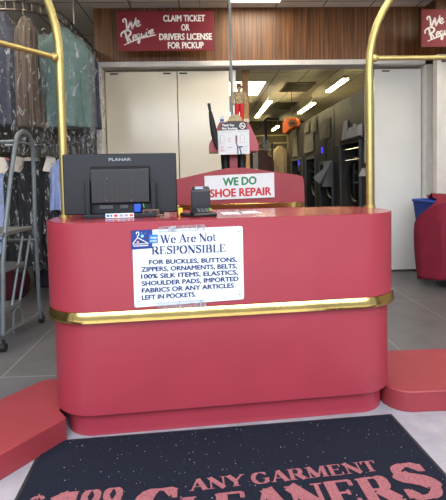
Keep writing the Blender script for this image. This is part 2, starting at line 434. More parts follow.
# ------------------------------------------------------------ front counter
CA = R(4.47)
ct = thing('service_counter', 'long red rounded counter with a brass band carrying the monitor', 'counter', (-.689, 2.202, 0), CA)
CU = Vector((math.cos(CA), math.sin(CA), 0)); CV = Vector((-math.sin(CA), math.cos(CA), 0)); CO = Vector((-.689, 2.202, 0))
def cw(s, t, z=0): return CO + CU*s + CV*t + Vector((0, 0, z))
TOPZ = 1.10
MB().prism(rrect(-.06, 1.69, 0, .48, .16, 14), 0, .121).build('base', red, ct, bevel=.004)
MB().prism(rrect(-.120, 1.745, -.035, .53, .23, 16), .12, .606).build('lower_body', red, ct, bevel=.006)
MB().prism(rrect(-.140, 1.768, -.055, .55, .25, 18), .655, TOPZ-.004).build('upper_body', red, ct, bevel=.004)
bm_ = MB(); rs_ = []
for i in range(9):
    f = i/8; o_b = .002+.011*(1-f*f)
    rs_.append([(p[0], p[1], .604+.051*f) for p in rrect(-.141-o_b, 1.769+o_b, -.056-o_b, .551+o_b, .25+o_b, 18)])
bm_.rings(rs_).build('brass_band', brass, ct, smooth=True)
MB().prism(rrect(-.140, 1.768, -.055, .55, .25, 18), TOPZ-.004, TOPZ).build('top', red_top, ct, bevel=.002)

# platforms either side
d = Vector((-.57, -.82, 0)).normalized(); nn = Vector((d.y, -d.x, 0))  # nn points to the back
ang = math.atan2(-d.y, -d.x)
P0 = Vector((-.722, 2.186, 0))
pl = thing('display_platform', 'low red platform left of counter, running toward the viewer', 'platform', P0, ang, 'low red platforms beside the counter')
poly = [(0, 0), (0.02, .18), (.17, .34), (.20, .46)]
poly = [(0, 0), (.03, .09), (.17, .22), (.27, .37), (.25, .43), (.20, .475), (-1.7, .475), (-1.7, 0)]
MB().prism(poly, 0, .118).build('body', redp, pl, bevel=.006)
pr = thing('display_platform', 'low red platform right of counter with rounded front corner', 'platform', (0, 0, 0), 0, 'low red platforms beside the counter')
MB().prism(rrect(.985, 2.9, 2.30, 2.87, .13, 12, (1, 1, 0, 1)), 0, .118).build('body', redp, pr, bevel=.006)

# brass arches -------------------------------------------------------
def arch(base, dirv, label, H0, r, barz, width, floor_end=.125):
    t = thing('brass_arch', label, 'arch rail', base, 0, 'brass pipe arches rising from the counter ends')
    D = Vector(dirv).normalized(); Z = Vector((0, 0, 1))
    pts = [Vector((0, 0, 0)), Vector((0, 0, (H0-base.z)*.5)), Z*(H0-base.z)]
    for i in range(1, 25):
        a = PI*i/24; pts.append(D*(r-r*math.cos(a)) + Z*(H0-base.z+r*1.05*math.sin(a)))
    pts.append(D*2*r + Z*(floor_end-base.z))
    MB().tube(pts, .0222, 16).build('pipe', brass_s, t, smooth=True)
    for q in (Vector((0, 0, 0)), D*2*r+Z*(floor_end-base.z)):
        MB().tube([q, q+Z*.012], .034, 18).build('flange', brass_s, t, smooth=True)
    z = Z*(barz-base.z)
    MB().tube([z+D*.03, z+D*(2*r-.03)], .0145, 12).build('crossbar', brass_s, t, smooth=True)
    for q in (z+D*.034, z+D*(2*r-.034)):
        MB().ball(q, .024, 12).build('ball_fitting', brass_s, t, smooth=True)
    return t
arch(cw(-.078, .32, TOPZ), (-.56, -.83, 0), 'left brass pipe arch rising behind the monitor', 2.0, .58, 1.985, 1.2)
arch(cw(1.75, .37, TOPZ), (1, 0, 0), 'right brass pipe arch at the counter end by the folding door', 1.96, .66, 2.02, 1.3)

# counter notice ------------------------------------------------------
np_ = CV*1.0
SO = cw(0, -.0575)
def cs(x, y, e=0): return onp(x, y, SO - CV*e, CV)
def cl(x, y):
    q = cs(x, y) - CO; return q.dot(CU), q.z
nb = thing('notice_sign', 'white notice with navy lettering taped to the red counter front', 'sign', cs(188, 303), CA)
def local_frame(t, off):  # writing frame in the local space of a thing turned like the counter
    return Matrix(((1, 0, 0, 0), (0, 0, -1, -off), (0, 1, 0, 0), (0, 0, 0, 1)))
nbase = cs(188, 303)
def nl(x, y):
    q = cs(x, y) - nbase; return q.dot(CU), q.z
a_, b_, c_, d_ = nl(132, 230.5), nl(242.5, 226), nl(244, 299), nl(134.5, 307.5)
def rpoly(cs_, r=.012, n=4):
    out = []
    N = len(cs_)
    for i in range(N):
        p = Vector(cs_[i]); a = (Vector(cs_[i-1])-p).normalized(); b = (Vector(cs_[(i+1) % N])-p).normalized()
        for k in range(n+1):
            t = k/n; out.append(tuple(((1-t)**2)*(p+a*r)+2*t*(1-t)*p+t*t*(p+b*r)))
    return out
FR = local_frame(nb, 0)
MB().prism(rpoly([d_, c_, b_, a_]), 0, .004, FR).build('panel', mat('notice_white', (218, 224, 236), .35), nb)
FT = local_frame(nb, .0048)
m = MB()
def ln(fn, m, txt, xa, ya, xb, yb, cap_px, M, conv, **k):
    A, B = conv(xa, ya), conv(xb, yb); C_ = conv(xa, ya-cap_px)
    fn(m, txt, A[0], B[0], A[1], (C_[1]-A[1]), M, slope=(B[1]-A[1])/(B[0]-A[0]), **k)
ln(serif, m, 'We Are Not', 160.5, 243.3, 216, 240.8, 8.2, FT, nl, tk=.15)
ln(serif, m, 'RESPONSIBLE', 151.5, 254.3, 226, 251.5, 7.8, FT, nl, tk=.16)
y0, y1 = 264.0, 259.2
for k, (txt, xa, xb) in enumerate((('FOR BUCKLES, BUTTONS,', 149, 237), ('ZIPPERS, ORNAMENTS, BELTS,', 141.3, 237), ('100% SILK ITEMS, ELASTICS,', 141, 238),
        ('SHOULDER PADS, IMPORTED', 141.7, 238.5), ('FABRICS OR ANY ARTICLES', 141.7, 234), ('LEFT IN POCKETS.', 141.8, 196))):
    yl = 264.5 + k*7.05; sl = -.032-.0065*k
    ln(sans, m, txt, xa, yl+sl*(xa-141), xb, yl+sl*(xb-141), 4.5, FT, nl, bold=.045)
m.build('lettering', navy_ink, nb)
m = MB()
fr = [nl(134.5, 233), nl(240, 228.6), nl(241.5, 296.5), nl(136.8, 304.6)]
rp = rpoly(fr, .02, 5); m.ribbon(rp+[rp[0]], .0018, FT); m.build('border_line', mat('grey_ink', (150, 156, 176), .5), nb)
for x, y in ((137.5, 236), (238.3, 231.5), (239.6, 294), (139, 301.5)):
    q = nl(x, y); MB().ribbon(arc(q[0], q[1], .002, .002, 0, 360, 8), .003, FT).build('corner_hole', dark, nb)
tape = film_mat('clear_tape', .15)
for (xa, ya, xb, yb) in ((158, 226.5, 205, 231), (157, 302.5, 206, 308)):
    A, B = nl(xa, ya), nl(xb, yb)
    MB().prism([(A[0], A[1]), (B[0], A[1]+.004), (B[0], B[1]+.004), (A[0], B[1])], .0045, .0050, FR).build('tape', tape, nb)
# stickers over the notice corner
st = thing('hanger_sticker', 'dark blue sticker with a white clothes hanger at the notice corner', 'sticker', cs(141, 249.5)-CV*.005, CA)
sb_ = cs(141, 249.5)
def sl_(x, y):
    q = cs(x, y) - sb_; return q.dot(CU), q.z
q1 = [sl_(131.3, 249.5), sl_(152.3, 248), sl_(152.3, 229.3), sl_(131.3, 230.5)]
MB().prism(q1, 0, .0012, FR).build('panel', mat('sticker_navy', (28, 52, 128), .35), st)
F2 = local_frame(st, .0018)
m = MB()
hk = [sl_(*p) for p in ((136.6, 234.2), (136.5, 232.5), (138, 231.8), (139, 233), (138.6, 235), (137.6, 236.2), (137.6, 237.4))]
m.ribbon([tuple(v)[:2] for v in catmull([(p[0], p[1], 0) for p in hk], 4)], .0035, F2)
tri = [sl_(*p) for p in ((137.6, 237.4), (133, 243.5), (134, 246), (148, 245.2), (148.4, 243.2), (137.6, 237.4))]
m.ribbon(tri, .0035, F2); m.ribbon([sl_(134, 244), sl_(147, 243.5)], .003, F2)
m.build('hanger_drawing', wht_ink, st)
for x, y, r_, c in ((142.4, 235.9, .0075, (120, 220, 235)), (141.6, 232.6, .004, (60, 130, 210)), (145.2, 233.4, .002, (120, 180, 230)), (138, 242, .006, (240, 170, 90))):
    q = sl_(x, y); m = MB(); m.ribbon(arc(q[0], q[1], r_/2, r_/2, 0, 360, 12), r_, F2)
    m.build('dot', mat('ink_%d_%d' % (x, y), c, .5), st)
s2 = thing('service_sticker', 'small light blue square sticker beside the hanger sticker', 'sticker', cs(153.5, 243)-CV*.0068, CA)
sb_ = cs(153.5, 243)
MB().prism([sl_(149.3, 243), sl_(157.8, 242.6), sl_(157.8, 234.2), sl_(149.3, 234.6)], 0, .001, FR).build('panel', mat('sticker_blue', (38, 120, 220), .35), s2)
m = MB(); F3 = local_frame(s2, .0016)
A = sl_(150.5, 238.6); B = sl_(156.8, 238.4); sans(m, 'WASH', A[0], B[0], A[1], .009, F3); m.build('upper_lettering', wht_ink, s2); m = MB()
A = sl_(150.5, 241.6); B = sl_(156.8, 241.4); sans(m, '& FOLD', A[0], B[0], A[1], .008, F3)
m.build('lower_lettering', wht_ink, s2)

# monitor -------------------------------------------------------------
def cz(x, y, t, e=0.):   # pixel on the plane parallel to the counter front, t behind it -> counter local
    q = onp(x, y, cw(0, t), CV) - CO; return q.dot(CU), q.z
MT = .20
a_ = cz(61, 153.8, MT); b_ = cz(176, 152.6, MT); c_ = cz(61.5, 221, MT)
mx0, mx1, mz1, mz0 = a_[0], b_[0], a_[1]-.002, 1.125
mc = (mx0+mx1)/2
mo = thing('computer_monitor', 'black desktop monitor seen from behind on the left of the counter', 'monitor', cw(mc, MT+.03, TOPZ), CA)
hw = (mx1-mx0)/2; H = mz1-TOPZ; z0 = .018
blk = mat('monitor_plastic', (12, 16, 24), .5, var=.1, vscale=3)
MB().b2((-hw, -.012, z0), (hw, .02, H)).build('screen_housing', blk, mo, bevel=.006)
MB().b2((-hw+.012, .02, z0+.012), (hw-.012, .023, H-.012)).build('screen', mat('screen_black', (10, 10, 12), .12), mo)
brush = mat('brushed_back_cover', (34, 33, 36), .45, 0, vscale=3, stretch=(60, 60, 1), var=.3)
g0 = cz(91, 166, MT-.03); g1 = cz(148.5, 203, MT-.03)
u0, u1 = g0[0]-mc-.012, g1[0]-mc+.010; w0, w1 = g1[1]-TOPZ, g0[1]-TOPZ
bh = MB()
bh.rings([[(u0, -.012, w0), (u1, -.012, w0), (u1, -.012, w1), (u0, -.012, w1)], [(u0+.004, -.045, w0+.004), (u1-.004, -.045, w0+.004), (u1-.004, -.045, w1-.02), (u0+.004, -.045, w1-.02)]])
bh.build('back_cover', brush, mo, bevel=.004)
sd = mat('stand_metal', (34, 38, 44), .4, .4)
m = MB()
for x in (86.5, 153):
    q = cz(x, 182, MT-.03)[0]-mc; m.b2((q-.014, -.055, .006), (q+.014, -.03, cz(x, 181, MT-.03)[1]-TOPZ))
ql = cz(86.5, 182, MT)[0]-mc-.014; qr = cz(153, 182, MT)[0]-mc+.014
m.b2((ql, -.085, 0), (qr, -.03, .022)); m.build('stand', sd, mo, bevel=.004)
MB().b2((-.09, -.05, .0), (.09, .09, .012)).build('stand_foot', sd, mo, bevel=.003)
for x, y in ((106, 178.5), (106, 200.5), (131, 200.5)):
    q = cz(x, y, MT-.045); MB().tube([(q[0]-mc, -.049, q[1]-TOPZ), (q[0]-mc, -.043, q[1]-TOPZ)], .003, 8).build('screw', chrome, mo)
FRm = Matrix(((1, 0, 0, 0), (0, 0, -1, -.0128), (0, 1, 0, 0), (0, 0, 0, 1)))
A = cz(108, 160.8, MT-.012); B = cz(130.5, 160.3, MT-.012)
m = MB(); sans(m, 'PLANAR', A[0]-mc, B[0]-mc, A[1]-TOPZ, .016, FRm, bold=.02); m.build('lettering', mat('grey_logo', (150, 154, 160), .4, .3), mo)
A = cz(104.8, 220.8, MT-.087)[0]-mc; B = cz(133.6, 220, MT-.087)[0]-mc
MB().b2((A, -.088, .002), (B, -.0852, .026)).build('asset_label', paper, mo)
k = (B-A)
for a0, a1, nm_, cc_ in ((.04, .14, 'blue_print', (40, 110, 210)), (.18, .24, 'blue_print', 0), (.3, .42, 'red_print', (220, 60, 50)), (.5, .62, 'grey_ink', 0), (.66, .8, 'grey_ink', 0), (.86, .96, 'red_print', 0)):
    MB().b2((A+k*a0, -.0886, .008), (A+k*a1, -.088, .02)).build('label_mark', mat(nm_, cc_, .5), mo)
# vga plug and ports under the cover
m = MB(); 
for x0, x1 in ((99, 113), (120, 128)):
    A = cz(x0, 210, MT-.01)[0]-mc; B = cz(x1, 210, MT-.01)[0]-mc
    m.b2((A, -.022, w0-.028), (B, -.012, w0-.008))
m.build('port_panel', mat('port_grey', (80, 82, 84), .4, .5), mo)
q = cz(137.5, 210, MT-.02)[0]-mc
MB().b2((q-.02, -.04, w0-.05), (q+.018, -.014, w0-.004)).build('video_plug', mat('blue_plug', (38, 84, 190), .4), mo, bevel=.004)
MB().tube([(q, -.028, w0-.05), (q+.01, -.03, .05), (q+.06, .02, .012), (q+.14, .06, .008)], .006, 8).build('video_cable', black, mo, smooth=True)
MB().tube([(q+.03, -.028, w0-.004), (q+.035, -.03, .05), (q+.02, .02, .02)], .003, 6).build('ground_wire', mat('green_wire', (90, 170, 90), .4), mo)

def cthing(name, label, cat, s, t, rz=0, group=None): return thing(name, label, cat, cw(s, t, TOPZ), CA+rz, group)
# brown connector box, cables
s_ = cz(151, 215, .17)[0]
t = cthing('junction_box', 'small brown plastic box on the counter at the monitor corner', 'box', s_, .17)
MB().b2((-.045, -.02, 0), (.045, .02, .042)).build('body', mat('brown_plastic', (92, 70, 54), .4), t, bevel=.004)
MB().b2((-.035, -.022, .008), (-.008, -.02, .034)).build('socket', black, t); MB().b2((.006, -.022, .008), (.034, -.02, .034)).build('socket', black, t)
s_ = cz(180.5, 214, .16)[0]
t = cthing('power_adapter', 'yellow and black plug lying between monitor and card terminal', 'plug', s_, .15)
MB().b2((-.012, -.014, 0), (.012, .014, .045)).build('yellow_tip', mat('yellow_plastic', (222, 190, 50), .4), t, bevel=.004)
MB().b2((-.018, .014, 0), (.012, .05, .02)).build('body', black, t, bevel=.004)
m = MB(); m.tube(catmull([cw(.62, .2, TOPZ+.005), cw(.58, .13, TOPZ+.005), cw(.66, .08, TOPZ+.005), cw(.73, .12, TOPZ+.005), cw(.76, .2, TOPZ+.005)], 8), .0045, 8)
tag(m.build('cable', black, smooth=True), 'thin black cable lying across the counter top beside the monitor', 'cable')

# card terminal + holder box
s0 = cz(191.5, 210, .2)[0]; s1 = cz(210.5, 210, .2)[0]
t = cthing('terminal_dock', 'upright black dock box behind the card terminal', 'dock', (s0+s1)/2, .22)
hw = (s1-s0)/2; hz = cz(200, 186.5, .2)[1]-TOPZ
m = MB(); m.rings([[(-hw, -.035, 0), (hw, -.035, 0), (hw, .05, 0), (-hw, .05, 0)], [(-hw, -.035, hz-.02), (hw, -.035, hz-.02), (hw, .05, hz-.02), (-hw, .05, hz-.02)], [(-hw+.012, -.01, hz), (hw-.006, -.01, hz), (hw-.006, .045, hz), (-hw+.012, .045, hz)]])
m.build('body', mat('dock_black', (36, 38, 44), .35), t, bevel=.006)
MB().box((-.008, -.026, hz-.008), (.045, .02, .003), M=Matrix.Rotation(.7, 3, 'X')).build('label', mat('grey_ink', 0), t)
t = cthing('card_terminal', 'black handheld card terminal with coloured keys lying on the counter', 'card terminal', cz(204, 214, .1)[0], .09, R(10))
m = MB(); m.rings([[(-.062, -.035, 0), (.062, -.035, 0), (.062, .05, 0), (-.062, .05, 0)], [(-.066, -.04, .014), (.064, -.04, .014), (.064, .055, .03), (-.066, .055, .03)], [(-.05, -.03, .022), (.052, -.03, .022), (.052, .045, .042), (-.05, .045, .042)]])
m.build('body', black, t, bevel=.004)
for k in range(3):
    for j in range(4):
        c = [(70, 74, 80)]*4
        cc = ('red_key', (190, 60, 50)) if (k, j) == (0, 3) else ('yellow_key', (210, 180, 60)) if (k, j) == (1, 3) else ('green_key', (70, 170, 80)) if (k, j) == (2, 3) else ('grey_key', (96, 100, 106))
        MB().box((-.03+.022*j, -.018+k*.018, .0285+k*.0048), (.014, .011, .005)).build('key', mat(cc[0], cc[1], .4), t)
t = cthing('cable_end', 'thick black connector lying left of the card terminal', 'connector', cz(187, 214, .12)[0], .1)
MB().tube([(-.03, .03, .011), (.0, .0, .011), (.02, -.01, .011)], .011, 10).build('grip', black, t, smooth=True)
for k, (x, y, r_, lb) in enumerate(((232, 213.2, 0, 'left sheet of paper lying flat on counter top right of terminal'), (248, 212.4, .12, 'right sheet of paper lying flat on counter top right of terminal'))):
    q = atz(x, y, TOPZ); 
    tag(MB().box((q.x, q.y, TOPZ+.001), (.12, .16, .0016), rz=CA+r_).build('paper_sheet', paper), lb, 'paper', 'papers on the counter')

# ------------------------------------------------------------ entrance mat
MA = R(3.6); MU = Vector((math.cos(MA), math.sin(MA), 0)); MV = Vector((-math.sin(MA), math.cos(MA), 0))
MO = Vector((.968, 2.278, 0))
mt_ = thing('entrance_mat', 'dark speckled entrance mat with dusty red lettering before the counter', 'mat', MO, MA)
matm = mat('mat_pile', (24, 29, 43), .95, spec=.2, bump=.6, bscale=300, var=.25, vscale=140)
nt = matm.node_tree; b = nt.nodes['Principled BSDF']; v = nt.nodes.new('ShaderNodeTexVoronoi'); v.inputs['Scale'].default_value = 48
v.inputs['Randomness'].default_value = 1
tcn = nt.nodes.new('ShaderNodeTexCoord'); nt.links.new(tcn.outputs['Object'], v.inputs['Vector'])
wn = nt.nodes.new('ShaderNodeSeparateColor'); nt.links.new(v.outputs['Color'], wn.inputs[0])
mr = nt.nodes.new('ShaderNodeMath'); mr.operation = 'MULTIPLY'; nt.links.new(wn.outputs[0], mr.inputs[0]); mr.inputs[1].default_value = .13
ls = nt.nodes.new('ShaderNodeMath'); ls.operation = 'LESS_THAN'; nt.links.new(v.outputs['Distance'], ls.inputs[0]); nt.links.new(mr.outputs[0], ls.inputs[1])
mx = nt.nodes.new('ShaderNodeMix'); mx.data_type = 'RGBA'; old = b.inputs['Base Color'].links[0].from_socket
nt.links.new(ls.outputs[0], mx.inputs['Factor']); nt.links.new(old, mx.inputs['A']); mx.inputs['B'].default_value = (.42, .42, .42, 1)
nt.links.new(mx.outputs['Result'], b.inputs['Base Color'])
MB().b2((-1.79, -1.25, 0), (0, 0, .009)).build('pile', matm, mt_, bevel=.002)
m = MB()
for a, bb in (((-1.805, -1.265), (-1.79, .012)), ((0, -1.265), (.015, .012)), ((-1.79, 0), (0, .012)), ((-1.79, -1.265), (0, -1.25))):
    m.b2((a[0], a[1], 0), (bb[0], bb[1], .005))
m.build('rubber_edge', mat('rubber', (30, 32, 36), .6), mt_)
def ml(x, y): q = atz(x, y, .009)-MO; return q.dot(MU), q.dot(MV)
FM = Matrix.Translation((0, 0, .0102))
m = MB()
A = ml(189, 491.5); B = ml(381, 471.2); sl0 = (B[1]-A[1])/(B[0]-A[0])
capg = ml(379, 460.5)[1]-ml(379, 471.2)[1]
m1 = MB(); serif(m1, 'ANY GARMENT', A[0], B[0], A[1], capg, FM, tk=.19, slope=sl0); m1.build('line_lettering', mat('mat_red', (150, 90, 96), .95, bump=.5, bscale=300, var=.25, vscale=120), mt_)
SB = ml(424, 498.5); vb = lambda u: SB[1]+sl0*(u-SB[0])
uR = ml(397, 488)[0]; uL = ml(180, 499)[0]; tR = ml(378, 477); cs_ = tR[1]-vb(tR[0])
serif(m, 'LEANER', uL, uR, vb(uL), cs_, FM, tk=.25, slope=sl0)
tS = ml(412, 464.5); u0_, u1_ = ml(394, 480)[0], ml(444, 490)[0]
serif(m, 'S', u0_, u1_, vb(u0_), tS[1]-vb(tS[0]), FM, tk=.27, slope=sl0)
tC = ml(158, 490); u0_, u1_ = ml(136, 497)[0], ml(174, 497)[0]
serif(m, 'C', u0_, u1_+.03, vb(u0_), tC[1]-vb(tC[0]), FM, tk=.27, slope=sl0)
t9 = ml(100, 488); u0_, u1_ = ml(82, 492)[0], ml(125, 489)[0]; c9 = .115
m2 = MB()
serif(m2, '99', u0_, u1_, t9[1]-c9-.01, c9, FM, tk=.19, slope=sl0)
u0_, u1_ = ml(49, 496)[0], ml(82, 494)[0]; t1 = ml(76, 491.5)
serif(m2, '1', u0_, u1_+.02, vb(u0_), t1[1]-vb(u1_), FM, tk=.22, slope=sl0)
u0_, u1_ = ml(29, 498)[0], ml(47, 497)[0]; t1 = ml(40, 495.5)
serif(m2, '$', u0_, u1_, t1[1]-c9, c9, FM, tk=.17, slope=sl0)
m2.build('price_lettering', mat('mat_red', 0), mt_)
m.build('lettering', mat('mat_red', (146, 88, 92), .95, bump=.5, bscale=300, var=.25, vscale=120), mt_)

# ------------------------------------------------------------ hanging burgundy signs
def hang_sign(x0p, y0p, x1p, y1p, Y, label, wid=None):
    a = aty(x0p, y0p, Y); b = aty(x1p, y1p, Y)
    W = wid or b.x-a.x; Hh = a.z-b.z
    t = thing('hanging_sign', label, 'sign', (a.x+W/2, Y, b.z), 0, 'burgundy customer signs')
    MB().box((0, 0, Hh/2), (W, .012, Hh)).build('panel', burg, t, bevel=.002)
    for s in (-.36, .36):
        MB().tube([(s*W, 0, Hh), (s*W, 0, CE-b.z)], .0025, 5).build('wire', dark, t)
    Mx = Matrix(((1, 0, 0, -W/2), (0, 0, -1, -.0072), (0, 1, 0, 0), (0, 0, 0, 1)))
    U = W/97.; V = Hh/39.5
    def P(px, py): return (px*U, (39.5-py)*V)
    m = MB()
    for txt, xa, xb, yb in (('CLAIM TICKET', 46, 88.5, 10.3), ('OR', 64, 72.5, 19.3), ('DRIVERS LICENSE', 41.5, 95, 28.6), ('FOR PICKUP', 50, 86.5, 37.2)):
        A = P(xa, yb); B = P(xb, yb); sans(m, txt, A[0], B[0], A[1], 6.2*V, Mx, bold=.045)
    m.build('block_lettering', wht_ink, t)
    # brush script
    m = MB()
    def scr(pts, wd=1.15):
        q = catmull([(p[0], p[1], 0) for p in pts], 7); L = [P(v.x, v.y) for v in q]
        n = len(L); ws = [wd*U*(.75+.5*math.sin(PI*i/(n-1))) for i in range(n)]; m.ribbon(L, ws, Mx)
    scr([(6.6, 11.2), (5.6, 9.2), (7.4, 7.6), (8.8, 9.4), (9.6, 17.6), (10.2, 18), (13.6, 9.6), (13.9, 9.6), (14.6, 16.4), (15.2, 16.6), (18.6, 8), (18.2, 6.6)], 1.5)
    scr([(17.8, 13.8), (20.5, 12.6), (21.8, 10.6), (20.6, 9.4), (19.0, 11.2), (18.8, 13.6), (20.4, 15), (23.5, 13)], 1.3)
    scr([(7.2, 19.8), (8.8, 25), (10.6, 32)], 1.8)
    scr([(3.8, 25.5), (3.6, 22.5), (7, 19.6), (11.6, 19.2), (13.2, 21.6), (11, 24.6), (8, 26), (10.5, 26.5), (13.6, 30.2), (15.8, 28.6)], 1.5)
    scr([(15.2, 27.2), (17.6, 25.8), (18, 23.8), (16.4, 23.8), (15.2, 26), (15.9, 28.6), (18.6, 27.6)], 1.2)
    scr([(22.4, 23.4), (20.4, 22.6), (18.9, 25), (20, 27), (22.2, 24.6), (22.6, 22.6), (22.2, 27), (21.4, 31.4), (20, 30.6), (22, 27.6), (24.2, 25)], 1.2)
    scr([(24, 21.8), (24, 24.8), (25.2, 25.8), (27, 23.2), (27.2, 21), (27.2, 24.2), (28.2, 25)], 1.2)
    scr([(29, 20.6), (28.8, 23.6), (29.8, 24.4)], 1.3); scr([(29.2, 17.8), (29.7, 18.3)], 1.4)
    scr([(30.6, 22.6), (31.6, 19.6), (32.3, 20.4), (32.6, 22.6), (33.4, 23)], 1.2)
    scr([(33.2, 21.6), (35.2, 20), (35.2, 18.4), (33.8, 18.8), (33.2, 21), (34.3, 22.6), (36.8, 20.8)], 1.2)
    scr([(6, 33.5), (20, 27.9), (34, 24.4), (38.5, 23.6)], 1.0)
    m.build('script_lettering', wht_ink, t)
    return W, Hh
WW, HH = hang_sign(117, 11.5, 214.2, 50.5, 5.45, 'burgundy claim ticket sign hung over the cream folding doors')
hang_sign(421.3, 9.5, 446, 47, 5.2, 'burgundy sign cut off at the right edge of the picture', wid=WW*.98)

# ------------------------------------------------------------ shoe repair desk
DY = 3.75
pz = lambda x, y, Y=DY: aty(x, y, Y)
c0 = pz(237, 205)
dk = thing('shoe_repair_desk', 'rounded red desk with gabled panel and brass band behind the counter', 'desk', (c0.x, DY, 0), 0)
xl = pz(169, 204).x-c0.x; xr = pz(305, 204).x-c0.x; zb = pz(237, 204.5).z
MB().prism(rrect(xl-.02, xr+.02, 0, .5, .14, 12), 0, zb-.035).build('body', red, dk, bevel=.004)
MB().prism(rrect(xl-.022, xr+.022, -.002, .502, .14, 12), zb-.035, zb+.008).build('brass_band', brass, dk, bevel=.003)
pts = [(xl, zb+.008)] + [(xl, pz(170, 186).z)] + [(xl+.012, pz(171, 182.5).z), (xl+.04, pz(174, 180).z)] + [(pz(215, 170.5).x-c0.x, pz(215, 170.5).z), (pz(229, 168).x-c0.x, pz(229, 168).z), (pz(244, 167.6).x-c0.x, pz(244, 167.6).z)] + [(pz(299, 175).x-c0.x, pz(299, 175).z), (pz(303, 177).x-c0.x, pz(303, 177).z), (xr-.004, pz(304.6, 181).z), (xr, zb+.008)]
FD = Matrix(((1, 0, 0, 0), (0, 0, -1, .05), (0, 1, 0, 0), (0, 0, 0, 1)))
MB().prism(pts, 0, .045, FD).build('gabled_panel', mat('red_panel', (150, 52, 62), .45), dk, bevel=.003)
sg = thing('shoe_repair_sign', 'white sign with green and red lettering on the gabled panel', 'sign', (pz(239, 200).x, DY-.001, pz(239, 200).z), 0)
def sp_(x, y): q = pz(x, y)-Vector(sg.location); return q.x, q.z
FS = Matrix(((1, 0, 0, 0), (0, 0, -1, 0), (0, 1, 0, 0), (0, 0, 0, 1)))
MB().prism([sp_(205, 200.2), sp_(274.5, 197.2), sp_(274, 172.6), sp_(204.4, 176)], -.003, .004, FS).build('panel', mat('sign_white', (222, 222, 226), .4), sg)
FS2 = Matrix(((1, 0, 0, 0), (0, 0, -1, -.0048), (0, 1, 0, 0), (0, 0, 0, 1)))
m = MB(); A = sp_(222.8, 185.8); B = sp_(256.6, 184); Cc = sp_(222.8, 178); sans(m, 'WE DO', A[0], B[0], A[1], Cc[1]-A[1], FS2, bold=.045, slope=(B[1]-A[1])/(B[0]-A[0])); m.build('green_lettering', mat('green_ink', (34, 128, 84), .5), sg)
m = MB(); A = sp_(210, 197.3); B = sp_(271.4, 194.8); Cc = sp_(210, 189.4); sans(m, 'SHOE REPAIR', A[0], B[0], A[1], Cc[1]-A[1], FS2, bold=.045, slope=(B[1]-A[1])/(B[0]-A[0])); m.build('red_lettering', mat('red_ink', (200, 34, 44), .5), sg)

# red display tower standing on the desk
TY = DY+.16
pt = lambda x, y, Y=TY: aty(x, y, Y)
tc_ = pt(234, 140)
tw = thing('display_tower', 'red flared box on a narrow post behind the gabled panel', 'display stand', (tc_.x, TY, zb+.008), 0)
def tp(x, y): q = pt(x, y); return q.x-tc_.x, q.z-(zb+.008)
L0 = tp(209.3, 144); R0 = tp(258.6, 144); L1 = tp(219.5, 121.7); R1 = tp(248.8, 121.7); lip = tp(209, 152)[1]
def rg(x0, x1, z, y0, y1): return [(x0, y0, z), (x1, y0, z), (x1, y1, z), (x0, y1, z)]
rr = mat('red_tower', (164, 62, 72), .4)
MB().rings([rg(L0[0], R0[0], lip, 0, .3), rg(L0[0], R0[0], L0[1], 0, .3), rg(L1[0], R1[0], L1[1], .03, .27)]).build('flared_box', rr, tw, bevel=.003)
MB().b2((-.035, .10, .004), (.035, .16, lip)).build('post', rr, tw)
MB().b2((-.12, .02, 0), (.12, .26, .012)).build('foot', rr, tw)
TOPT = L1[1]+zb+.008; 
def tthing(name, label, cat, x, yoff=.12, dz=0): return thing(name, label, cat, (pt(x, 120, TY+yoff).x, TY+yoff, TOPT+dz), 0)
# plaque and poster on the front of the box
pq = thing('smoking_notice', 'dark plaque with white words and crossed circle above the fashion poster', 'sign', (pt(234, 130, TY-.012).x, TY-.012, pt(234, 130.5, TY-.012).z), 0)
def pq_(x, y): q = pt(x, y, TY-.012)-Vector(pq.location); return q.x, q.z
MB().prism([pq_(220.6, 130.8), pq_(246.8, 129.6), pq_(246.8, 121.6), pq_(220.6, 122.8)], -.004, .002, FS).build('panel', mat('plaque_dark', (34, 42, 44), .4), pq)
FS3 = Matrix(((1, 0, 0, 0), (0, 0, -1, -.0028), (0, 1, 0, 0), (0, 0, 0, 1)))
m = MB(); A = pq_(222, 126.4); B = pq_(234, 126); sans(m, 'Thank You', A[0], B[0], A[1], .02, FS3, bold=.04)
A = pq_(222, 129.6); B = pq_(237.5, 129); sans(m, 'Not Smoking', A[0], B[0], A[1], .02, FS3, bold=.04)
m.build('lettering', wht_ink, pq); m = MB()
c = pq_(242.4, 125.8); m.ribbon(arc(c[0], c[1], .024, .024, 0, 360, 24), .006, FS3); m.ribbon([(c[0]-.017, c[1]+.017), (c[0]+.017, c[1]-.017)], .006, FS3)
m.ribbon([(c[0]-.017, c[1]-.002), (c[0]+.014, c[1]-.002)], .006, FS3)
m.build('crossed_circle', wht_ink, pq)
po = thing('fashion_poster', 'white paper poster with small clothing pictures hung on the red tower', 'poster', (pt(234, 154, TY-.02).x, TY-.02, pt(234, 154.5, TY-.02).z), 0)
def pp(x, y): q = pt(x, y, TY-.02)-Vector(po.location); return q.x, q.z
MB().prism([pp(218.6, 154.8), pp(249.6, 153.8), pp(249.2, 129.6), pp(217.5, 130.8)], -.002, .001, FS).build('sheet', paper, po)
FS4 = Matrix(((1, 0, 0, 0), (0, 0, -1, -.0016), (0, 1, 0, 0), (0, 0, 0, 1)))
m = MB()
for x0, x1, y in ((221, 232, 132.4), (237, 247, 131.8), (243, 248, 146.5), (243, 247.5, 148.4), (243, 248, 150.4)): m.ribbon([pp(x0, y), pp(x1, y-.2)], .003, FS4)
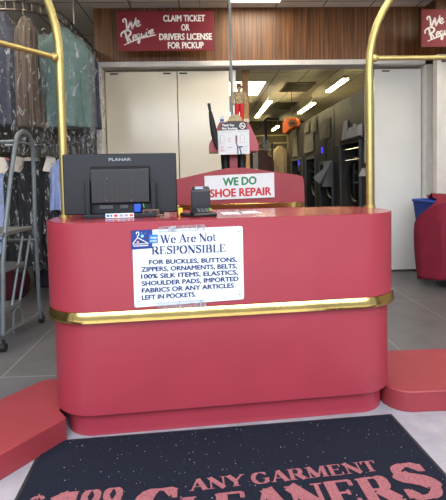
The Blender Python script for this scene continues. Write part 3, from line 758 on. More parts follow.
for cx, cy, w_, h_ in ((222.2, 139, 1.9, 4.2), (242.3, 138.6, 2.1, 4.2)):
    m.ribbon([pp(cx-w_, cy+h_), pp(cx-w_, cy-h_*.5), pp(cx-w_*.4, cy-h_), pp(cx+w_*.4, cy-h_), pp(cx+w_, cy-h_*.5), pp(cx+w_, cy+h_), pp(cx-w_, cy+h_)], .003, FS4)
m.build('printed_outlines', mat('grey_ink', 0), po)
m = MB()
for cx, cy, r_ in ((229.6, 140, 1.9), (222.4, 148.6, 2.1)):
    c = pp(cx, cy); m.ribbon(arc(c[0], c[1], .011*r_/2, .016*r_/2, 20, 330, 14), .007, FS4)
m.ribbon([pp(227.5, 147.6), pp(231.8, 147.4)], .008, FS4); m.ribbon([pp(220, 151.3), pp(225, 151)], .004, FS4)
m.build('pink_print', mat('pink_print', (206, 150, 160), .5), po)
m = MB(); m.ribbon([pp(236.3, 142), pp(236.3, 135.5)], .017, FS4); m.build('figure_coat', mat('brown_print', (120, 84, 88), .5), po)
m = MB(); m.ribbon([pp(236, 142), pp(237.6, 147), pp(238, 154)], .011, FS4); m.ribbon([pp(239.4, 146.4), pp(241.2, 154)], .011, FS4); m.ribbon([pp(238.4, 147), pp(242.6, 146.8)], .012, FS4); m.build('figure_trousers', mat('navy_print', (50, 54, 92), .5), po)

# things on top of the tower
t = tthing('folded_cloth', 'beige folded cloth heaped on the red tower top', 'cloth', 235, .06)
m = MB()
for k in range(5):
    z = .010+k*.012; a = .062-.006*k
    m.rings([[(-a+random.uniform(-.01, .01)+1.0*a*2*(j in (1, 2)), (-.05 if j < 2 else .05), z-.009) for j in range(4)], [(-a-.006+(a*2+.012)*(j in (1, 2)), (-.055 if j < 2 else .055)+random.uniform(-.006, .006), z+.003) for j in range(4)]])
m.build('layers', mat('beige_cloth', (196, 182, 146), .8, var=.15, vscale=25), t, bevel=.003)
t = tthing('pink_notebook', 'thin pink notebook lying behind the beige cloth', 'book', 232, .18)
MB().b2((-.06, -.06, 0), (.05, .06, .018)).build('cover', mat('pink_cover', (198, 96, 110), .6), t, bevel=.002)
t = tthing('paper_stack', 'stack of cream slips at the right of the tower top', 'paper', 245.5, .12)
MB().b2((-.022, -.06, 0), (.03, .05, .03)).build('slips', mat('cream_paper', (204, 196, 172), .8), t)
t = tthing('pump_bottle', 'small clear pump bottle with blue band on the tower top', 'bottle', 221.8, .1)
MB().tube([(0, 0, 0), (0, 0, .05), (0, 0, .058), (0, 0, .066)], [.017, .017, .012, .006], 12).build('body', mat('clear_plastic', (200, 206, 210), .2), t, smooth=True)
MB().tube([(0, 0, .012), (0, 0, .034)], .0176, 12).build('label_band', mat('blue_label', (60, 90, 160), .5), t)
MB().tube([(0, 0, .066), (0, 0, .1), (-.018, 0, .1)], .004, 8).build('pump', white, t)

# figurine with red trousers: one continuous body
t = tthing('wooden_figurine', 'small standing figurine with red trousers and patterned coat on tower', 'figurine', 239.6, .14)
def ell(cx, cy, z, a, b, n=14): return [(cx+a*math.cos(2*PI*j/n), cy+b*math.sin(2*PI*j/n), z) for j in range(n)]
S = (TOPT and (pt(240, 83.5, TY+.14).z-TOPT))/.30
body = MB()
body.rings([ell(0, 0, z*S, a*S, b_*S) for z, a, b_ in ((.145, .03, .022), (.17, .033, .024), (.20, .036, .024), (.235, .036, .022), (.243, .014, .013), (.25, .012, .012), (.256, .017, .017), (.268, .021, .02), (.28, .018, .018), (.286, .008, .008))])
for s in (-1, 1):
    body.tube([Vector((s*.036, 0, .232))*S, Vector((s*.046, -.004, .20))*S, Vector((s*.05, -.012, .165))*S, Vector((s*.044, -.022, .14))*S], [.012*S, .0105*S, .009*S, .007*S], 8)
body.build('body', mat('patterned_coat', (120, 100, 70), .6, vscale=60, col2=(190, 170, 130)), t, smooth=True)
tr = MB()
for s in (-1, 1): tr.tube([Vector((s*.016, 0, 0))*S, Vector((s*.018, .002, .07))*S, Vector((s*.016, 0, .15))*S], [.015*S, .017*S, .02*S], 10)
tr.build('trousers', mat('bright_red_cloth', (190, 24, 34), .6), t, smooth=True)
MB().rings([ell(0, 0, z*S, a*S, a*S) for z, a in ((.272, .028), (.277, .028), (.278, .02), (.296, .018), (.30, .01))]).build('hat', mat('brown_felt', (74, 58, 46), .8), t, smooth=True)
fa = MB(); fa.ball((0, -.019*S, .266*S), .005*S, 8); fa.build('nose', mat('skin_paint', (206, 160, 130), .6), t, smooth=True)

# slim black folded umbrella leaning at the left of the tower
U0 = pt(217, 150, TY-.05); U1 = pt(208.8, 103.5, TY-.05)
t = thing('folded_umbrella', 'slim black folded umbrella leaning against the left of the red tower', 'umbrella', U0, 0)
dv = U1-U0
MB().tube([dv*f for f in (0, .15, .35, .55, .68, .8, .86)], [.006, .02, .03, .027, .022, .016, .010], 12).build('canopy', mat('umbrella_black', (26, 27, 30), .7), t, smooth=True)
MB().tube([dv*f for f in (.84, .87, 1.0)], [.009, .014, .014], 10).build('handle', black, t, smooth=True)

# grey steel post
q = aty(230.8, 60, 4.75)
tag(MB().b2((q.x-.014, 4.74, 0), (q.x+.014, 4.768, CE)).build('steel_post', steel), 'thin grey steel post from floor to ceiling behind the red tower', 'post')
# pine stud behind header
q = aty(245, 80, 6.1)
tag(MB().b2((q.x-.045, 6.08, 0), (q.x+.045, 6.12, CE)).build('wooden_stud', pine, bevel=.003), 'bare pine stud standing just inside the back room opening', 'post')

# ------------------------------------------------------------ garments
def garment(kind, label, top, wd, h, rz, cols, plastic=None, tagp=False, group='bagged garments', depth=.1, hookz=None, dens=.07, seed=0, neck=.07, mt=None, collar=None):
    """top = world point of the hanger neck"""
    rn = random.Random(seed)
    base = top - Vector((0, 0, h))
    t = thing(kind, label, 'clothes', base, rz, group)
    n = 36; ph = [rn.uniform(0, 6.28) for _ in range(6)]
    def ring(zf, aw, dp, amp, z):
        out = []
        for j in range(n):
            a = 2*PI*j/n
            ca, sa = math.cos(a), math.sin(a)
            x = aw*math.copysign(abs(ca)**.75, ca); y = dp*math.copysign(abs(sa)**.9, sa)
            fold = amp*zf*(math.sin(9*a+ph[0])*.5+math.sin(14*a+ph[1]+zf*2)*.4+math.sin(5*a+ph[2])*.5)
            out.append((x+fold*.3*ca, y+fold*sa+fold*.4*math.copysign(1, sa)*abs(sa), z))
        return out
    hw = wd/2; rs = []
    prof = [(0, neck, .045), (.03, neck+.02, .05), (.09, hw*.55, .055), (.15, hw*.86, .06), (.19, hw*.97, .062), (.3, hw*1.0, .07), (.5, hw*.97, .08), (.75, hw*.98, .085), (1., hw*1.02, .09)]
    if kind in ('trousers',): prof = [(0, .03, .03), (.04, hw*.6, .035), (.1, hw, .045), (.4, hw*1., .06), (1, hw*1.02, .07)]
    for f, aw, dp in prof: rs.append(ring(f, aw, dp*depth/.1, .045, h-f*h*(1 if f > .3 else 1)))
    m = MB(); m.rings(rs[::-1]); m.build('fabric', mt or mat('cloth_%d_%d_%d' % cols[0], cols[0], .85, vscale=2 if len(cols) > 1 else 14, stretch=(22, 22, .5) if len(cols) > 1 else (1, 1, 1), col2=cols[1] if len(cols) > 1 else None, var=.15), t, smooth=True)
    # hanger
    hk = hookz if hookz else .16
    m = MB(); zt = h
    m.tube([(-hw*.8, 0, zt-.1), (0, 0, zt+.01), (hw*.8, 0, zt-.1)], .003, 6)
    hp = [(0, 0, zt+.01), (0, 0, zt+hk-.06), (-.012, 0, zt+hk-.045), (-.02, 0, zt+hk-.02), (0, 0, zt+hk), (.018, 0, zt+hk-.016)]
    m.tube([tuple(v) for v in catmull(hp, 4)], .003, 6); m.build('hanger', mat('hanger_wire', (170, 160, 140), .35, .8), t, smooth=True)
    if collar:
        m = MB(); m.rings([ell(0, 0, h-.03, neck+.035, .062), ell(0, 0, h+.005, neck+.012, .05), ell(0, 0, h+.012, neck-.02, .03)]); m.build('collar', mat('collar_%d_%d_%d' % collar, collar, .7), t, smooth=True)
    if tagp:
        m = MB(); hs = .11
        m.add([(-hs, -.075, h-.14), (hs, -.075, h-.17), (.045, -.056, h+.005), (-.045, -.056, h+.02), (-hs, -.070, h-.14), (hs, -.070, h-.17), (.045, -.05, h+.005), (-.045, -.05, h+.02)], [(0, 1, 2, 3), (7, 6, 5, 4), (0, 4, 5, 1), (1, 5, 6, 2), (2, 6, 7, 3), (3, 7, 4, 0)])
        m.build('paper_cape', mat('cape_paper', (232, 224, 214), .8), t)
    if plastic:
        rs = []
        pr2 = [(-.03, neck*.5, .03), (.02, neck+.04, .07), (.08, hw*.6+.03, .085), (.17, hw+.03, .1), (.4, hw+.05, .115), (.8, hw+.045, .125), (1., hw+.03, .125), ((h+plastic)/h*.97, hw*.9, .09)]
        for f, aw, dp in pr2: rs.append(ring(max(f, 0), aw, dp*depth/.1, .06, h-f*h))
        m = MB(); m.rings(rs[::-1], cap=False); m.build('plastic_bag', film_mat('plastic_film' if dens == .07 else 'plastic_film_%d' % (dens*100), dens), t, smooth=True)
    return t

# conveyor ------------------------------------------------------------
CZ = 2.93
cv = thing('garment_conveyor', 'overhead steel conveyor track carrying the bagged clothes at left', 'conveyor', (-1.8, 5, CZ), 0)
path = [(-1.37+1.8, y-5) for y in [11.0-.48*i for i in range(14)]]
path += [(p[0], p[1]) for p in arc(0, 4.6-5, .43, .42, 0, -180, 12)]
path += [(-2.23+1.8, y-5) for y in [4.8+.48*i for i in range(14)]]
m = MB()
trk = mat('track_steel', (96, 90, 84), .4, .7, var=.2, vscale=30)
for dz, r_ in ((.035, .011), (-.045, .011)):
    m.tube([(p[0], p[1], dz) for p in path], r_, 6)
# rungs
acc = 0
for i in range(len(path)-1):
    a = Vector(path[i]); b_ = Vector(path[i+1]); L = (b_-a).length; k = 0
    while acc < L:
        p = a+(b_-a)*(acc/L); m.tube([(p.x, p.y, .035), (p.x, p.y, -.045)], .005, 4); acc += .075
    acc -= L
m.build('track', trk, cv)
for y in (4.9, 6.4, 8.1, 10): 
    for x in (.43, -.43): MB().tube([(x, y-5, .03), (x, y-5, CE-CZ)], .012, 6).build('ceiling_hanger', trk, cv)
for i in range(38):
    y = 4.65+i*.16 - 5; 
    m = MB(); m.box((.43, y, -.005), (.05, .03, .07)); m.tube([(.46, y, 0), (.5, y, -.03), (.48, y, -.09), (.43, y, -.12), (.40, y, -.09)], .006, 5)
    m.build('hook', dark, cv)

# upper row, hung from the conveyor
up = 'bagged garments on the conveyor'
def g_up(kind, label, px_, ytop, Y, wd, h, rz, cols, plastic=.3, **k):
    q = aty(px_, ytop, Y); return garment(kind, label, q, wd, h, rz, cols, plastic, group=up, hookz=max(.08, CZ-.08-q.z), **k)
g_up('dress_shirt', 'teal green shirt in plastic, widest on the conveyor behind the left arch', 62, 29, 4.5, .50, .97, R(4), [(98, 122, 120)], .34, seed=3, depth=.12)
g_up('trousers', 'dark striped trousers in plastic between the blue-grey coat and green shirt', 25, 18, 4.2, .21, 1.0, R(-10), [(12, 10, 12), (126, 108, 96)], .3, seed=5, depth=.12)
g_up('coat', 'blue-grey coat in plastic at the left picture edge on the conveyor', 0, 14, 4.35, .36, 1.05, R(12), [(72, 75, 90)], .3, seed=6, depth=.12)
g_up('jacket', 'narrow navy jacket in plastic last on the conveyor before the folding doors', 82, 47, 5.4, .36, .98, R(8), [(54, 58, 84)], .38, seed=8, depth=.1)
g_up('dress_shirt', 'grey shirt in plastic half hidden behind the teal green shirt', 75, 38, 4.95, .40, .96, R(5), [(110, 120, 124)], .35, seed=9, depth=.1)
g_up('dress_shirt', 'pale green shirt in plastic just left of the arch behind the teal one', 44, 36, 4.75, .34, .95, R(-6), [(84, 100, 100)], .36, seed=11, depth=.1)
# lower rail
lr = thing('garment_rail', 'black lower clothes rail behind the grey ladder', 'clothes rail', (-2.2, 4.75, 0), R(14))
RZ = 1.70
m = MB(); m.tube([(-1.3, 0, RZ), (.82, 0, RZ)], .016, 10); m.tube([(-1.3, .12, RZ), (.82, .12, RZ)], .010, 8); m.build('rail', dark, lr, smooth=True)
m = MB()
for x in (-1.25, -.25, .78):
    m.tube([(x, 0.06, 0), (x, 0.06, RZ+.1)], .02, 10)
    m.tube([(x, -.0, RZ), (x, .12, RZ)], .01, 8)
m.build('post', steel, lr, smooth=True)
m = MB()
for x in (-1.25, -.25, .78): m.b2((x-.03, -.25, 0), (x+.03, .35, .02))
m.build('foot', dark, lr)
m = MB()
for x in (.1, .36, .42): m.b2((x, -.03, RZ-.005), (x+.08, -.018, RZ+.012))
m.build('paper_marker', paper, lr)
lo = 'bagged garments on the lower rail'
def g_lo(kind, label, s, wd, h, rz, cols, zt=1.56, **k):
    c_, s__ = math.cos(R(14)), math.sin(R(14)); q = Vector((-2.2+s*c_, 4.75+s*s__, zt))
    return garment(kind, label, q, wd, h, rz, cols, .12, group=lo, hookz=RZ+.016-zt, **k)
g_lo('dress_shirt', 'light blue shirt with white paper cape leftmost on the lower rail', .04, .36, 1.0, R(22), [(168, 182, 228)], seed=21, collar=(190, 120, 130), tagp=True, depth=.07)
g_lo('suit_jacket', 'black jacket under white paper cape behind the ladder top', .20, .34, 1.12, R(66), [(17, 18, 23)], seed=22, tagp=True, depth=.07)
g_lo('suit_jacket', 'black jacket with pale collar right of the ladder leg on the lower rail', .35, .36, 1.15, R(60), [(20, 21, 26)], seed=23, collar=(200, 190, 180), depth=.07)
g_lo('suit_jacket', 'black jacket with tilted white paper cape nearest the monitor', .52, .40, 1.1, R(48), [(16, 17, 22)], seed=24, tagp=True, depth=.07)
g_lo('dress_shirt', 'blue and white shirt peeking out left of the monitor', .68, .34, .55, R(52), [(150, 166, 212)], zt=1.55, seed=25, depth=.07)
g_lo('suit_jacket', 'dark jacket at the right end of the lower rail behind monitor', .80, .34, 1.12, R(58), [(26, 26, 32)], zt=1.54, seed=27, depth=.06)
# long bags on floor behind the ladder
q = atz(2, 300, 0)
t = thing('laundry_bag', 'dark red laundry bag on the floor behind the ladder', 'bag', (q.x, q.y+.1, 0))
m = MB(); m.rings([ell(0, 0, z, a, a*.8, 18) for z, a in ((0, .2), (.05, .25), (.2, .27), (.36, .22), (.42, .1), (.47, .05), (.5, .09))]); m.build('sack', mat('dark_red_cloth', (66, 10, 24), .85, bump=.4, bscale=8), t, smooth=True)
MB().tube([(p[0], p[1]*.8, .455) for p in arc(0, 0, .055, .055, 0, 345, 14)], .008, 6).build('drawcord', white, t)
t = thing('filler_bin', 'dark grey bin added to fill the dark area under the lower rail', 'bin', (-1.7, 5.75, 0), R(10))  # dark box added to fill the dark area behind the ladder
m = MB(); m.rings([rg(-.46, .46, 0, -.24, .24), rg(-.5, .5, .62, -.28, .28)]); m.build('body', mat('dark_bin', (34, 36, 46), .6), t, bevel=.02)
MB().b2((-.52, -.3, .62), (.52, .3, .65)).build('lid', dark, t, bevel=.008)

# ------------------------------------------------------------ rolling ladder
A0 = atz(10.5, 347, 0); B0 = atz(42, 323, 0)
D = (B0-A0); D.z = 0; LL = D.length; D.normalize(); 
la = math.atan2(D.y, D.x)
ld = thing('rolling_ladder', 'grey steel rolling step ladder beside the hanging clothes', 'ladder', A0, la)
# local x along A0->B0, local +y is to the left (out of frame)
WL = .5
cp = Vector((-D.y, D.x, 0))
def ll(x, y, off=0.):   # pixel on the side plane (off = local y)
    q = onp(x, y, A0+cp*off, cp)-A0; return q.dot(D), q.z
for off, nm in ((0, 0), (WL, 1)):
    q = [ll(*p) for p in ((3, 335), (3, 260), (5.5, 225), (11, 175), (15.5, 142), (18, 134.5), (23.5, 131.5), (29.5, 136), (32.5, 146), (33.8, 175), (35, 228), (40, 318))]
    pts = [(x, off, z) for x, z in q]
    pts = pts[:4] + [(v.x, v.y, v.z) for v in catmull(pts[4:9], 5)] + pts[9:]
    MB().tube(pts, .018, 12).build('side_hoop', steel, ld, smooth=True)
    for (a, b_) in (((22.5, 236), (11.5, 309)), ((30, 236), (18.6, 308))):
        p1, p2 = ll(*a), ll(*b_); MB().tube([(p1[0], off, p1[1]), (p2[0], off, p2[1])], .011, 8).build('brace', steel, ld, smooth=True)
    p1, p2 = ll(5, 333), ll(40, 313); MB().tube([(p1[0], off, p1[1]), (p2[0], off, p2[1])], .012, 8).build('base_rail', steel, ld, smooth=True)
    q = [ll(*p) for p in ((13.5, 333), (13.5, 312), (15.5, 307.5), (20, 307.5), (22.5, 312), (22.8, 324))]
    MB().tube([(x, off, z) for x, z in q], .010, 8).build('step_hoop', steel, ld, smooth=True)
treads = []
tread_m = mat('tread_steel', (112, 114, 114), .6, .3, bump=.5, bscale=90)
for xa, xb, y in ((1.5, 31, 233), (3, 24, 269.5), (4.5, 20, 309)):
    a, b_ = ll(xa, y), ll(xb, y)
    m = MB(); m.b2((a[0], -.01, a[1]-.03), (b_[0], WL+.01, a[1])); m.build('tread', tread_m, ld, bevel=.005)
for p in ((14, 141.5), (35.2, 240)):
    q = ll(*p); MB().tube([(q[0], 0, q[1]), (q[0], WL, q[1])], .015, 10).build('cross_tube', steel, ld, smooth=True)
q = ll(30, 141.5); p0_ = ll(15.2, 141.5); MB().tube([(p0_[0], 0, p0_[1]), (q[0], 0, p0_[1])], .012, 8).build('cross_tube', steel, ld, smooth=True)
for x, off in ((.0, 0), (LL, 0), (.0, WL), (LL, WL)):
    c = MB(); zx = ll(3, 335)[0] if x == 0 else LL
    c.tube([(zx, off, .10), (zx+.0, off, .06)], .014, 8); c.tube([(zx-.0, off-.018, .035), (zx, off+.018, .035)], .033, 14)
    c.build('caster', dark, ld, smooth=True)

# ------------------------------------------------------------ laundry cart with cloth
cx = 3.02; cy = 5.1
t = thing('laundry_cart', 'blue fabric laundry cart standing before the right door', 'cart', (cx, cy, 0))
m = MB(); m.rings([rrect(-.34, .34, -.26, .26, .06, 4) and [(p[0], p[1], .16) for p in rrect(-.36, .36, -.23, .23, .06, 4)], [(p[0], p[1], .98) for p in rrect(-.46, .46, -.28, .28, .07, 4)], [(p[0], p[1], .985) for p in rrect(-.44, .44, -.26, .26, .07, 4)], [(p[0], p[1], .9) for p in rrect(-.44, .44, -.26, .26, .07, 4)]])
m.build('bag', mat('blue_canvas', (28, 60, 150), .75, bump=.3, bscale=14), t, smooth=True)
MB().tube([(p[0], p[1], .985) for p in rrect(-.46, .46, -.28, .28, .07, 5)], .016, 8, closed=True).build('rim', mat('blue_rim', (36, 74, 170), .6), t, smooth=True)
m = MB()
for x in (-.32, .32): m.b2((x-.02, -.22, .11), (x+.02, .22, .16))
m.b2((-.34, -.02, .11), (.34, .02, .15)); m.build('frame', dark, t)
for x in (-.3, .3):
    for y in (-.2, .2):
        MB().tube([(x, y-.015, .045), (x, y+.015, .045)], .045, 14).tube([(x, y, .05), (x, y, .12)], .012, 6).build('wheel', black, t, smooth=True)
# cloth draped over front
def cloth(name, label, x0, x1, mt):
    nx, nz = 26, 26; vs = []; fs = []
    for j in range(nz+1):
        f = j/nz
        for i in range(nx+1):
            u = i/nx
            # outline: rounded top left, curved
            xl_ = x0 + (.02+.14*max(0, 1-f*3.2)**1.6) - .02*math.sin(f*3)
            x = xl_+(x1-xl_)*u
            zt = 1.035+.03*math.sin(u*5)-.05*max(0, .15-u)*3
            zb_ = .085+.05*u+.03*math.sin(u*9)
            z = zt+(zb_-zt)*f
            y = -.345+.014*math.sin(u*20+f*2)*(.2+f)+.01*math.sin(u*9+f*5)-.02*f
            y += max(0, -.43-x)*1.9
            if f < .07: y += (.07-f)*1.2
            vs.append((x, y, z))
    # top part lying back over the bin
    for j in range(nz):
        for i in range(nx): a = j*(nx+1)+i; fs.append((a, a+1, a+nx+2, a+nx+1))
    k = len(vs)
    for j in range(9):
        for i in range(nx+1):
            u = i/nx; top = vs[i]; vs.append((max(top[0], -.5)+.01*j, max(top[1], -.345)+.075+.06*(j+.6)*(.6 if i < 5 else 1), 1.035+.02*math.sin(u*7+j)+.02*math.sin(j*.7)))
    for j in range(8):
        for i in range(nx): a = k+j*(nx+1)+i; fs.append((a, a+1, a+nx+2, a+nx+1))
    for i in range(nx): fs.append((i, i+1, k+i+1, k+i))
    m = MB(); m.add([(v[0]+cx, v[1]+cy, v[2]) for v in vs], fs); o = m.build(name, mt, smooth=True)
    md = o.modifiers.new('s', 'SOLIDIFY'); md.thickness = .008; md.offset = 1
    tag(o, label, 'cloth'); return o
cloth('draped_cloth', 'burgundy cloth draped over the blue laundry cart', -.58, .44, mat('burgundy_cloth', (122, 18, 46), .85, bump=.3, bscale=10, var=.12, vscale=5))

# ------------------------------------------------------------ dry cleaning machines
MX = 2.38
mm = mat('machine_grey', (66, 66, 70), .5, .2, var=.1, vscale=4)
mm2 = mat('machine_brown', (76, 73, 71), .5, .2, var=.1, vscale=4)
teal = mat('dark_teal_interior', (14, 40, 50), .5)
glass = mat('porthole_glass', (8, 10, 14), .1)
blue_led = mat('blue_display', (60, 60, 255), .4, emit=1.2)
def mp_(x, y): q = atx(x, y, MX); return q.y, q.z
def machine(y0, y1, body, label, open_y0, open_y1, zt, shelf=True, port=True, disp=None, H=2.6):
    t = thing('dry_cleaning_machine', label, 'cleaning machine', (MX, (y0+y1)/2, 0), 0, 'row of dry cleaning machines')
    c = (y0+y1)/2; o0, o1 = open_y0-c, open_y1-c; a0, a1 = y0-c+.01, y1-c-.01; Dp = 1.3
    m = MB(); m.b2((.25, a0, 0), (Dp, a1, H)); m.b2((0, a0, zt), (.25, a1, H)); m.b2((0, a0, 0), (.25, a1, .35)); m.b2((0, a0, .35), (.25, o0, zt)); m.b2((0, o1, .35), (.25, a1, zt))
    m.build('cabinet', body, t, bevel=.01)
    MB().b2((.235, o0, .35), (.249, o1, zt)).build('recess_panel', teal, t)
    fm = MB(); 
    for yy in (o0, o1): fm.b2((-.03, yy-.03, .35), (.0, yy+.03, zt))
    fm.b2((-.035, o0, zt-.03), (0, o1, zt+.03)); fm.build('opening_frame', mat('frame_steel', (110, 116, 122), .4, .6), t, bevel=.004)
    if shelf:
        for zz in (.12, .3):
            MB().tube([(.02, o0+.05, zt-zz), (.02, o1-.05, zt-zz)], .014, 8).build('hanging_bar', chrome, t, smooth=True)
    if port:
        r_ = min(.36, (o1-o0)*.44); zc = 1.22; yc = (o0+o1)/2
        ring = [(.04, yc+r_*math.cos(2*PI*i/28), zc+r_*math.sin(2*PI*i/28)) for i in range(28)]
        pd = MB().tube([(.10, yc, zc), (.17, yc, zc)], r_, 28); g = pd.build('round_door', glass, t, smooth=True)
        MB().tube([(.10, p[1], p[2]) for p in ring], .03, 8, closed=True).build('door_ring', dark, g, smooth=True)
        MB().tube([(.06, yc-r_*.8, zc-.03), (.03, yc-r_*.3, zc-.03), (.06, yc-.0, zc-.03)], .018, 8).build('door_latch', chrome, g, smooth=True)
    if disp:
        yy, zz = disp; yy -= c
        MB().b2((-.012, yy-.2, zz-.22), (0, yy+.2, zz+.2)).build('control_panel', mat('panel_dark', (56, 56, 60), .5), t, bevel=.004)
        MB().b2((-.018, yy+.0, zz-.06), (-.012, yy+.10, zz+.06)).build('display', blue_led, t)
    return t
o_ = lambda px_: 2.38*440/(px_-205)
y1a, _ = mp_(336, 160); y1b, _ = mp_(361, 160)
machine(6.0, mp_(334.5, 160)[0], mm2, 'nearest dry cleaning machine with papers in pockets above its opening', mp_(361, 160)[0], mp_(341, 160)[0], mp_(341, 144)[1])
machine(mp_(334.5, 160)[0], mp_(318, 150)[0], mm, 'second dry cleaning machine with blue display and hanging papers', mp_(333, 160)[0], mp_(320.5, 160)[0], mp_(324, 163)[1], shelf=False, disp=(mp_(323.5, 150)[0], mp_(323.5, 150)[1]))
machine(mp_(318, 150)[0], mp_(304.5, 150)[0], mm2, 'third dry cleaning machine with two taped sheets', mp_(316, 160)[0], mp_(306.5, 160)[0], mp_(311, 158)[1])
machine(mp_(304.5, 150)[0], 12.3, mm, 'farthest dry cleaning machine with small blue display', mp_(303, 160)[0], 11.9, 1.75, shelf=False, disp=(mp_(299, 163)[0]-.1, mp_(299, 163)[1]))
def sheet(px0, py0, px1, py1, label, mt=paper, off=.02, slant=0, nm='paper_sheet', grp='papers on the cleaning machines'):
    a = atx(px0, py0, MX-off); b_ = atx(px1, py1, MX-off)
    z1, z0 = max(a.z, b_.z), min(a.z, b_.z); y_0, y_1 = min(a.y, b_.y), max(a.y, b_.y)
    m = MB(); x = MX-off
    vs = [(x, y_0, z0+slant), (x-.04, y_1, z0), (x, y_1, z1), (x, y_0, z1), (x+.004, y_0, z0+slant), (x-.036, y_1, z0), (x+.004, y_1, z1), (x+.004, y_0, z1)]
    m.add(vs, [(0, 1, 2, 3), (7, 6, 5, 4), (0, 4, 5, 1), (1, 5, 6, 2), (2, 6, 7, 3), (3, 7, 4, 0)])
    return tag(m.build(nm, mt), label, 'paper', grp)
grim = mat('grimy_paper', (120, 116, 106), .8, var=.2, vscale=12)
sheet(343.5, 121, 347.5, 141, 'leftmost pale paper in the pocket row of the nearest machine')
sheet(348.5, 128, 352, 139, 'short paper second in the pocket row of the nearest machine', off=.03)
sheet(353, 124, 356, 138, 'narrow paper third in the pocket row of the nearest machine', off=.03)
sheet(357, 125, 362, 137, 'broad paper fourth in the pocket row of the nearest machine', off=.025)
sheet(321.5, 121, 330, 137, 'grey sheet taped high on the second machine above the blue display', grim, off=.015)
sheet(323.5, 162, 332.5, 187, 'grey sheet hanging below the blue display', mat('blueish_paper', (150, 156, 170), .8), off=.05)
sheet(305.5, 123, 309, 131, 'small dark sheet at the top of the third machine', grim)
sheet(312, 119, 316.5, 131, 'narrow sheet high on the right of the third machine', grim)
sheet(305, 136, 313.5, 151, 'large curled sheet on the third machine', grim)
sheet(293.5, 138, 297.5, 156, 'pale sheet on the farthest machine', grim)
sheet(361.5, 168, 367, 176, 'white paper stuck on the nearest machine beside its opening')
# the folded corner sheet flying off
a = [atx(x, y, MX-o) for x, y, o in ((331.5, 161, .04), (313, 177.5, .35), (319.5, 184, .3), (323, 184, .12))]
m = MB(); m.add(a+[v+Vector((.004, 0, 0)) for v in a], [(0, 1, 2, 3), (7, 6, 5, 4), (0, 4, 5, 1), (1, 5, 6, 2), (2, 6, 7, 3), (3, 7, 4, 0)])
tag(m.build('paper_sheet', mat('blueish_paper', 0)), 'pointed loose sheet fanning out toward the aisle from the second machine', 'paper', 'papers on the cleaning machines')
# pocket ledge + scribble mark
a = atx(342.5, 141, MX); b_ = atx(363.5, 136.5, MX)
tag(MB().b2((MX-.07, b_.y, a.z-.03), (MX, a.y, a.z)).build('paper_pocket_ledge', dark), 'dark ledge holding the row of papers on the nearest machine', 'ledge')
a = atx(345, 108, MX-.004)
m = MB(); FG = Matrix(((0, 0, 0, MX-.005), (-1, 0, 0, a.y), (0, 1, 0, a.z), (0, 0, 0, 1)))
q = catmull([(0, -.04, 0), (.12, .09, 0), (.18, .0, 0), (.3, .12, 0), (.36, .02, 0), (.5, .1, 0), (.36, -.03, 0), (.2, -.06, 0)], 5)
m.ribbon([(v.x, v.y) for v in q], .05, FG); tag(m.build('logo_decal', mat('teal_ink', (50, 88, 84), .5)), 'faded green scrawl logo high on the nearest machine', 'decal')
# pull cord
q = aty(365.5, 70, 6.05)
t = thing('pull_cord', 'thin white pull cord with tag hanging beside the right arch', 'cord', (q.x, 6.08, aty(366, 162, 6.08).z))
zb2 = t.location.z
MB().tube([(0, 0, .0), (0, 0, CE-zb2)], .005, 6).build('cord', white, t); MB().b2((-.02, -.003, -.02), (.02, .003, .16)).build('tag', grim, t)

# orange air mover hung on cord
q = aty(292, 134, 11.2); zc = q.z
t = thing('air_mover', 'orange blower fan hung in front of the machine row', 'fan', (q.x, 11.2, zc), R(-25))
k = 11.2/440
om = mat('orange_plastic', (196, 92, 44), .45)
wv, hv = 15*k, 15.5*k
body = MB()
prof = [(-wv*.5, hv*.04), (-wv*.5, hv*.72), (-wv*.36, hv*.78), (-wv*.3, hv), (wv*.36, hv), (wv*.5, hv*.66), (wv*.44, hv*.4), (wv*.2, hv*.32), (-wv*.1, hv*.24), (-wv*.3, 0)]
body.prism(prof, -.2, .2, FS); body.build('housing', om, t, bevel=.012)
MB().tube([(-wv*.5-.01, 0, hv*.36), (-wv*.3, 0, hv*.36)], hv*.34, 18).build('outlet_grille', dark, t, smooth=True)
MB().tube([(wv*.15, -.2, hv*.62), (wv*.15, -.215, hv*.62)], hv*.26, 20).build('intake_ring', mat('orange_dark', (110, 60, 40), .6), t)
MB().b2((wv*.02, -.216, hv*.55), (wv*.34, -.222, hv*.68)).build('label', dark, t)
MB().tube([(0, 0, hv), (0, 0, CE-zc)], .008, 6).build('hanging_cord', dark, t)

# pressing stand with dark arms
q0 = aty(265.8, 143, 6.9)
t = thing('press_stand', 'dark metal press stand with slanted and level arms in the opening', 'press', (q0.x, 6.9, 0))
def ps(x, y): q = aty(x, y, 6.9); return (q.x-q0.x, 0, q.z)
MB().tube([(0, 0, 0), (ps(265.8, 119)[0], 0, ps(266, 119)[2])], .022, 8).build('pole', dark, t, smooth=True)
MB().b2((-.25, -.2, 0), (.25, .2, .03)).build('base_plate', dark, t)
MB().tube([ps(266.5, 118.6), ps(279, 119.2)], .018, 8).build('level_arm', dark, t, smooth=True)
MB().tube([ps(267, 118.6), ps(256, 130)], .018, 8).build('slanted_arm', dark, t, smooth=True)
gp = mat('grey_pad', (122, 120, 118), .8)
for a in (((261, 136), (264.5, 136), (266, 150), (262, 148)), ((266, 140), (267.5, 140), (269.5, 150), (264, 152))):
    MB().prism([(ps(*p)[0], ps(*p)[2]) for p in a], .02, .07, FS).build('pad', gp, t, bevel=.01)
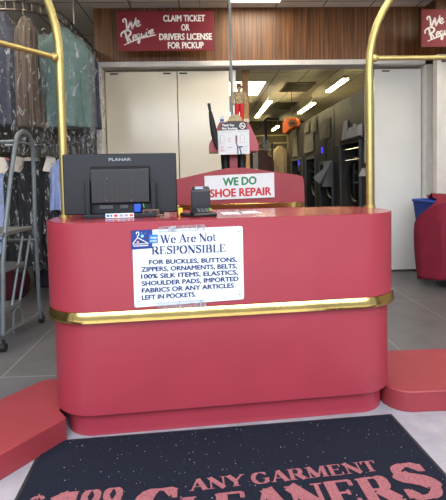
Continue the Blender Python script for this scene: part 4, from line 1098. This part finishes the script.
# brown jacket and pale belts
bq = aty(259, 150, 6.6)
t2 = thing('belt_rack', 'dark freestanding rack behind the desk holding belts and brown jacket', 'rack', (bq.x, 6.6, 0))
MB().tube([(-.3, 0, 0), (-.3, 0, bq.z+.1), (.2, 0, bq.z+.1), (.2, 0, 0)], .014, 8).build('frame', dark, t2)
MB().b2((-.35, -.2, 0), (-.25, .2, .02)).b2((.15, -.2, 0), (.25, .2, .02)).build('foot', dark, t2)
garment('leather_jacket', 'dark brown jacket hung behind the red desk', Vector((bq.x+.02, 6.6, bq.z)), .42, .8, R(5), [(62, 36, 26)], group=None, hookz=.115, seed=31, depth=.12)
for k, (x, h) in enumerate(((253.5, 22), (255.2, 24), (257, 21))):
    a = aty(x, 147, 6.45); 
    t3 = thing('belt', ('left', 'middle', 'right')[k] + ' one of three pale straps hung in front of the brown jacket', 'belt', (a.x, 6.5, a.z-.36), 0, 'pale straps behind the tower')
    MB().tube([(0, .0, 0), (.006, 0, .15), (0, 0, .36), (0, .06, .385+(bq.z+.1-a.z)*.0)], .012, 6).build('strap', mat('pale_strap', (160, 156, 150), .6), t3, smooth=True)
    MB().b2((-.02, -.012, -.01), (.02, .012, .04)).build('buckle', chrome, t3, bevel=.003)
# dark boots/leftovers below the tower: two dark shoe forms on the desk
for k, x in enumerate((227.5, 243)):
    a = aty(x, 168, DY+.34)
    t3 = thing('boot', ('left', 'right')[k] + ' tall black boot standing on the desk under the red tower', 'boot', (a.x, DY+.38, zb+.008), R(20), 'black boots on the desk')
    hh = aty(x, 155, DY+.34).z-zb
    m = MB(); m.rings([ell(0, -.02, .0, .045, .1), ell(0, -.02, .05, .045, .1), ell(0, .02, .1, .042, .055), ell(0, .03, hh*.6, .04, .042), ell(0, .03, hh, .05, .05)]); m.build('upper', mat('black_leather', (26, 24, 26), .4), t3, smooth=True)
    m = MB(); m.rings([ell(0, -.02, .0, .049, .104), ell(0, -.02, .014, .049, .104)]); m.build('sole', dark, t3)

# far conveyor rack with pale clothes
t = thing('garment_rack', 'far beige rack of horizontal bars at the end of the back room', 'clothes rack', (1.9, 13.1, 0))
bar = mat('cream_bar', (150, 140, 112), .5)
for y in (136, 144, 150, 157):
    q = aty(280, y, 13.1); MB().tube([(-.75, 0, q.z), (.62, 0, q.z+.03)], .022, 8).build('bar', bar, t, smooth=True)
for x in (-.72, -.1, .6): MB().tube([(x, 0.03, 0), (x, 0.03, aty(280, 134, 13).z)], .025, 8).build('post', bar, t, smooth=True)
q = aty(280, 146, 12.7); garment('beige_jacket', 'beige jacket hung on the far rack', q, .46, .9, R(5), [(150, 132, 104), (176, 158, 128)], group=None, hookz=aty(280, 144, 13.0).z-q.z+.03, seed=41, depth=.16, plastic=.1)
fg = 'pale clothes on the far rack'
for k, (x, y, c, l) in enumerate(((262, 149, (110, 104, 86), 'drab garment left on the far rack behind the press stand'), (270, 151, (92, 84, 70), 'brown garment between the drab one and the beige jacket on far rack'), (289, 150, (120, 110, 88), 'olive garment right of the beige jacket on far rack'))):
    q = aty(x, y, 13.05); garment('hanging_garment', l, q, .36, .9, R(20*k-20), [c], group=fg, hookz=max(.08, aty(280, 144, 13).z-q.z+.02), seed=50+k)
# darker wall shelving at far end
t = thing('shelving_unit', 'tall dark shelving with folded stock against the far back wall', 'shelf', (1.4, 16.6, 0))
for z in (.3, 1., 1.6, 2.1, 2.5): MB().b2((-1.8, -.25, z), (1., .25, z+.04)).build('shelf', mat('shelf_brown', (90, 74, 52), .6), t)
for x in (-1.78, -.4, .98): MB().b2((x-.03, -.26, 0), (x+.03, .26, 2.6)).build('upright', mat('shelf_brown', 0), t)
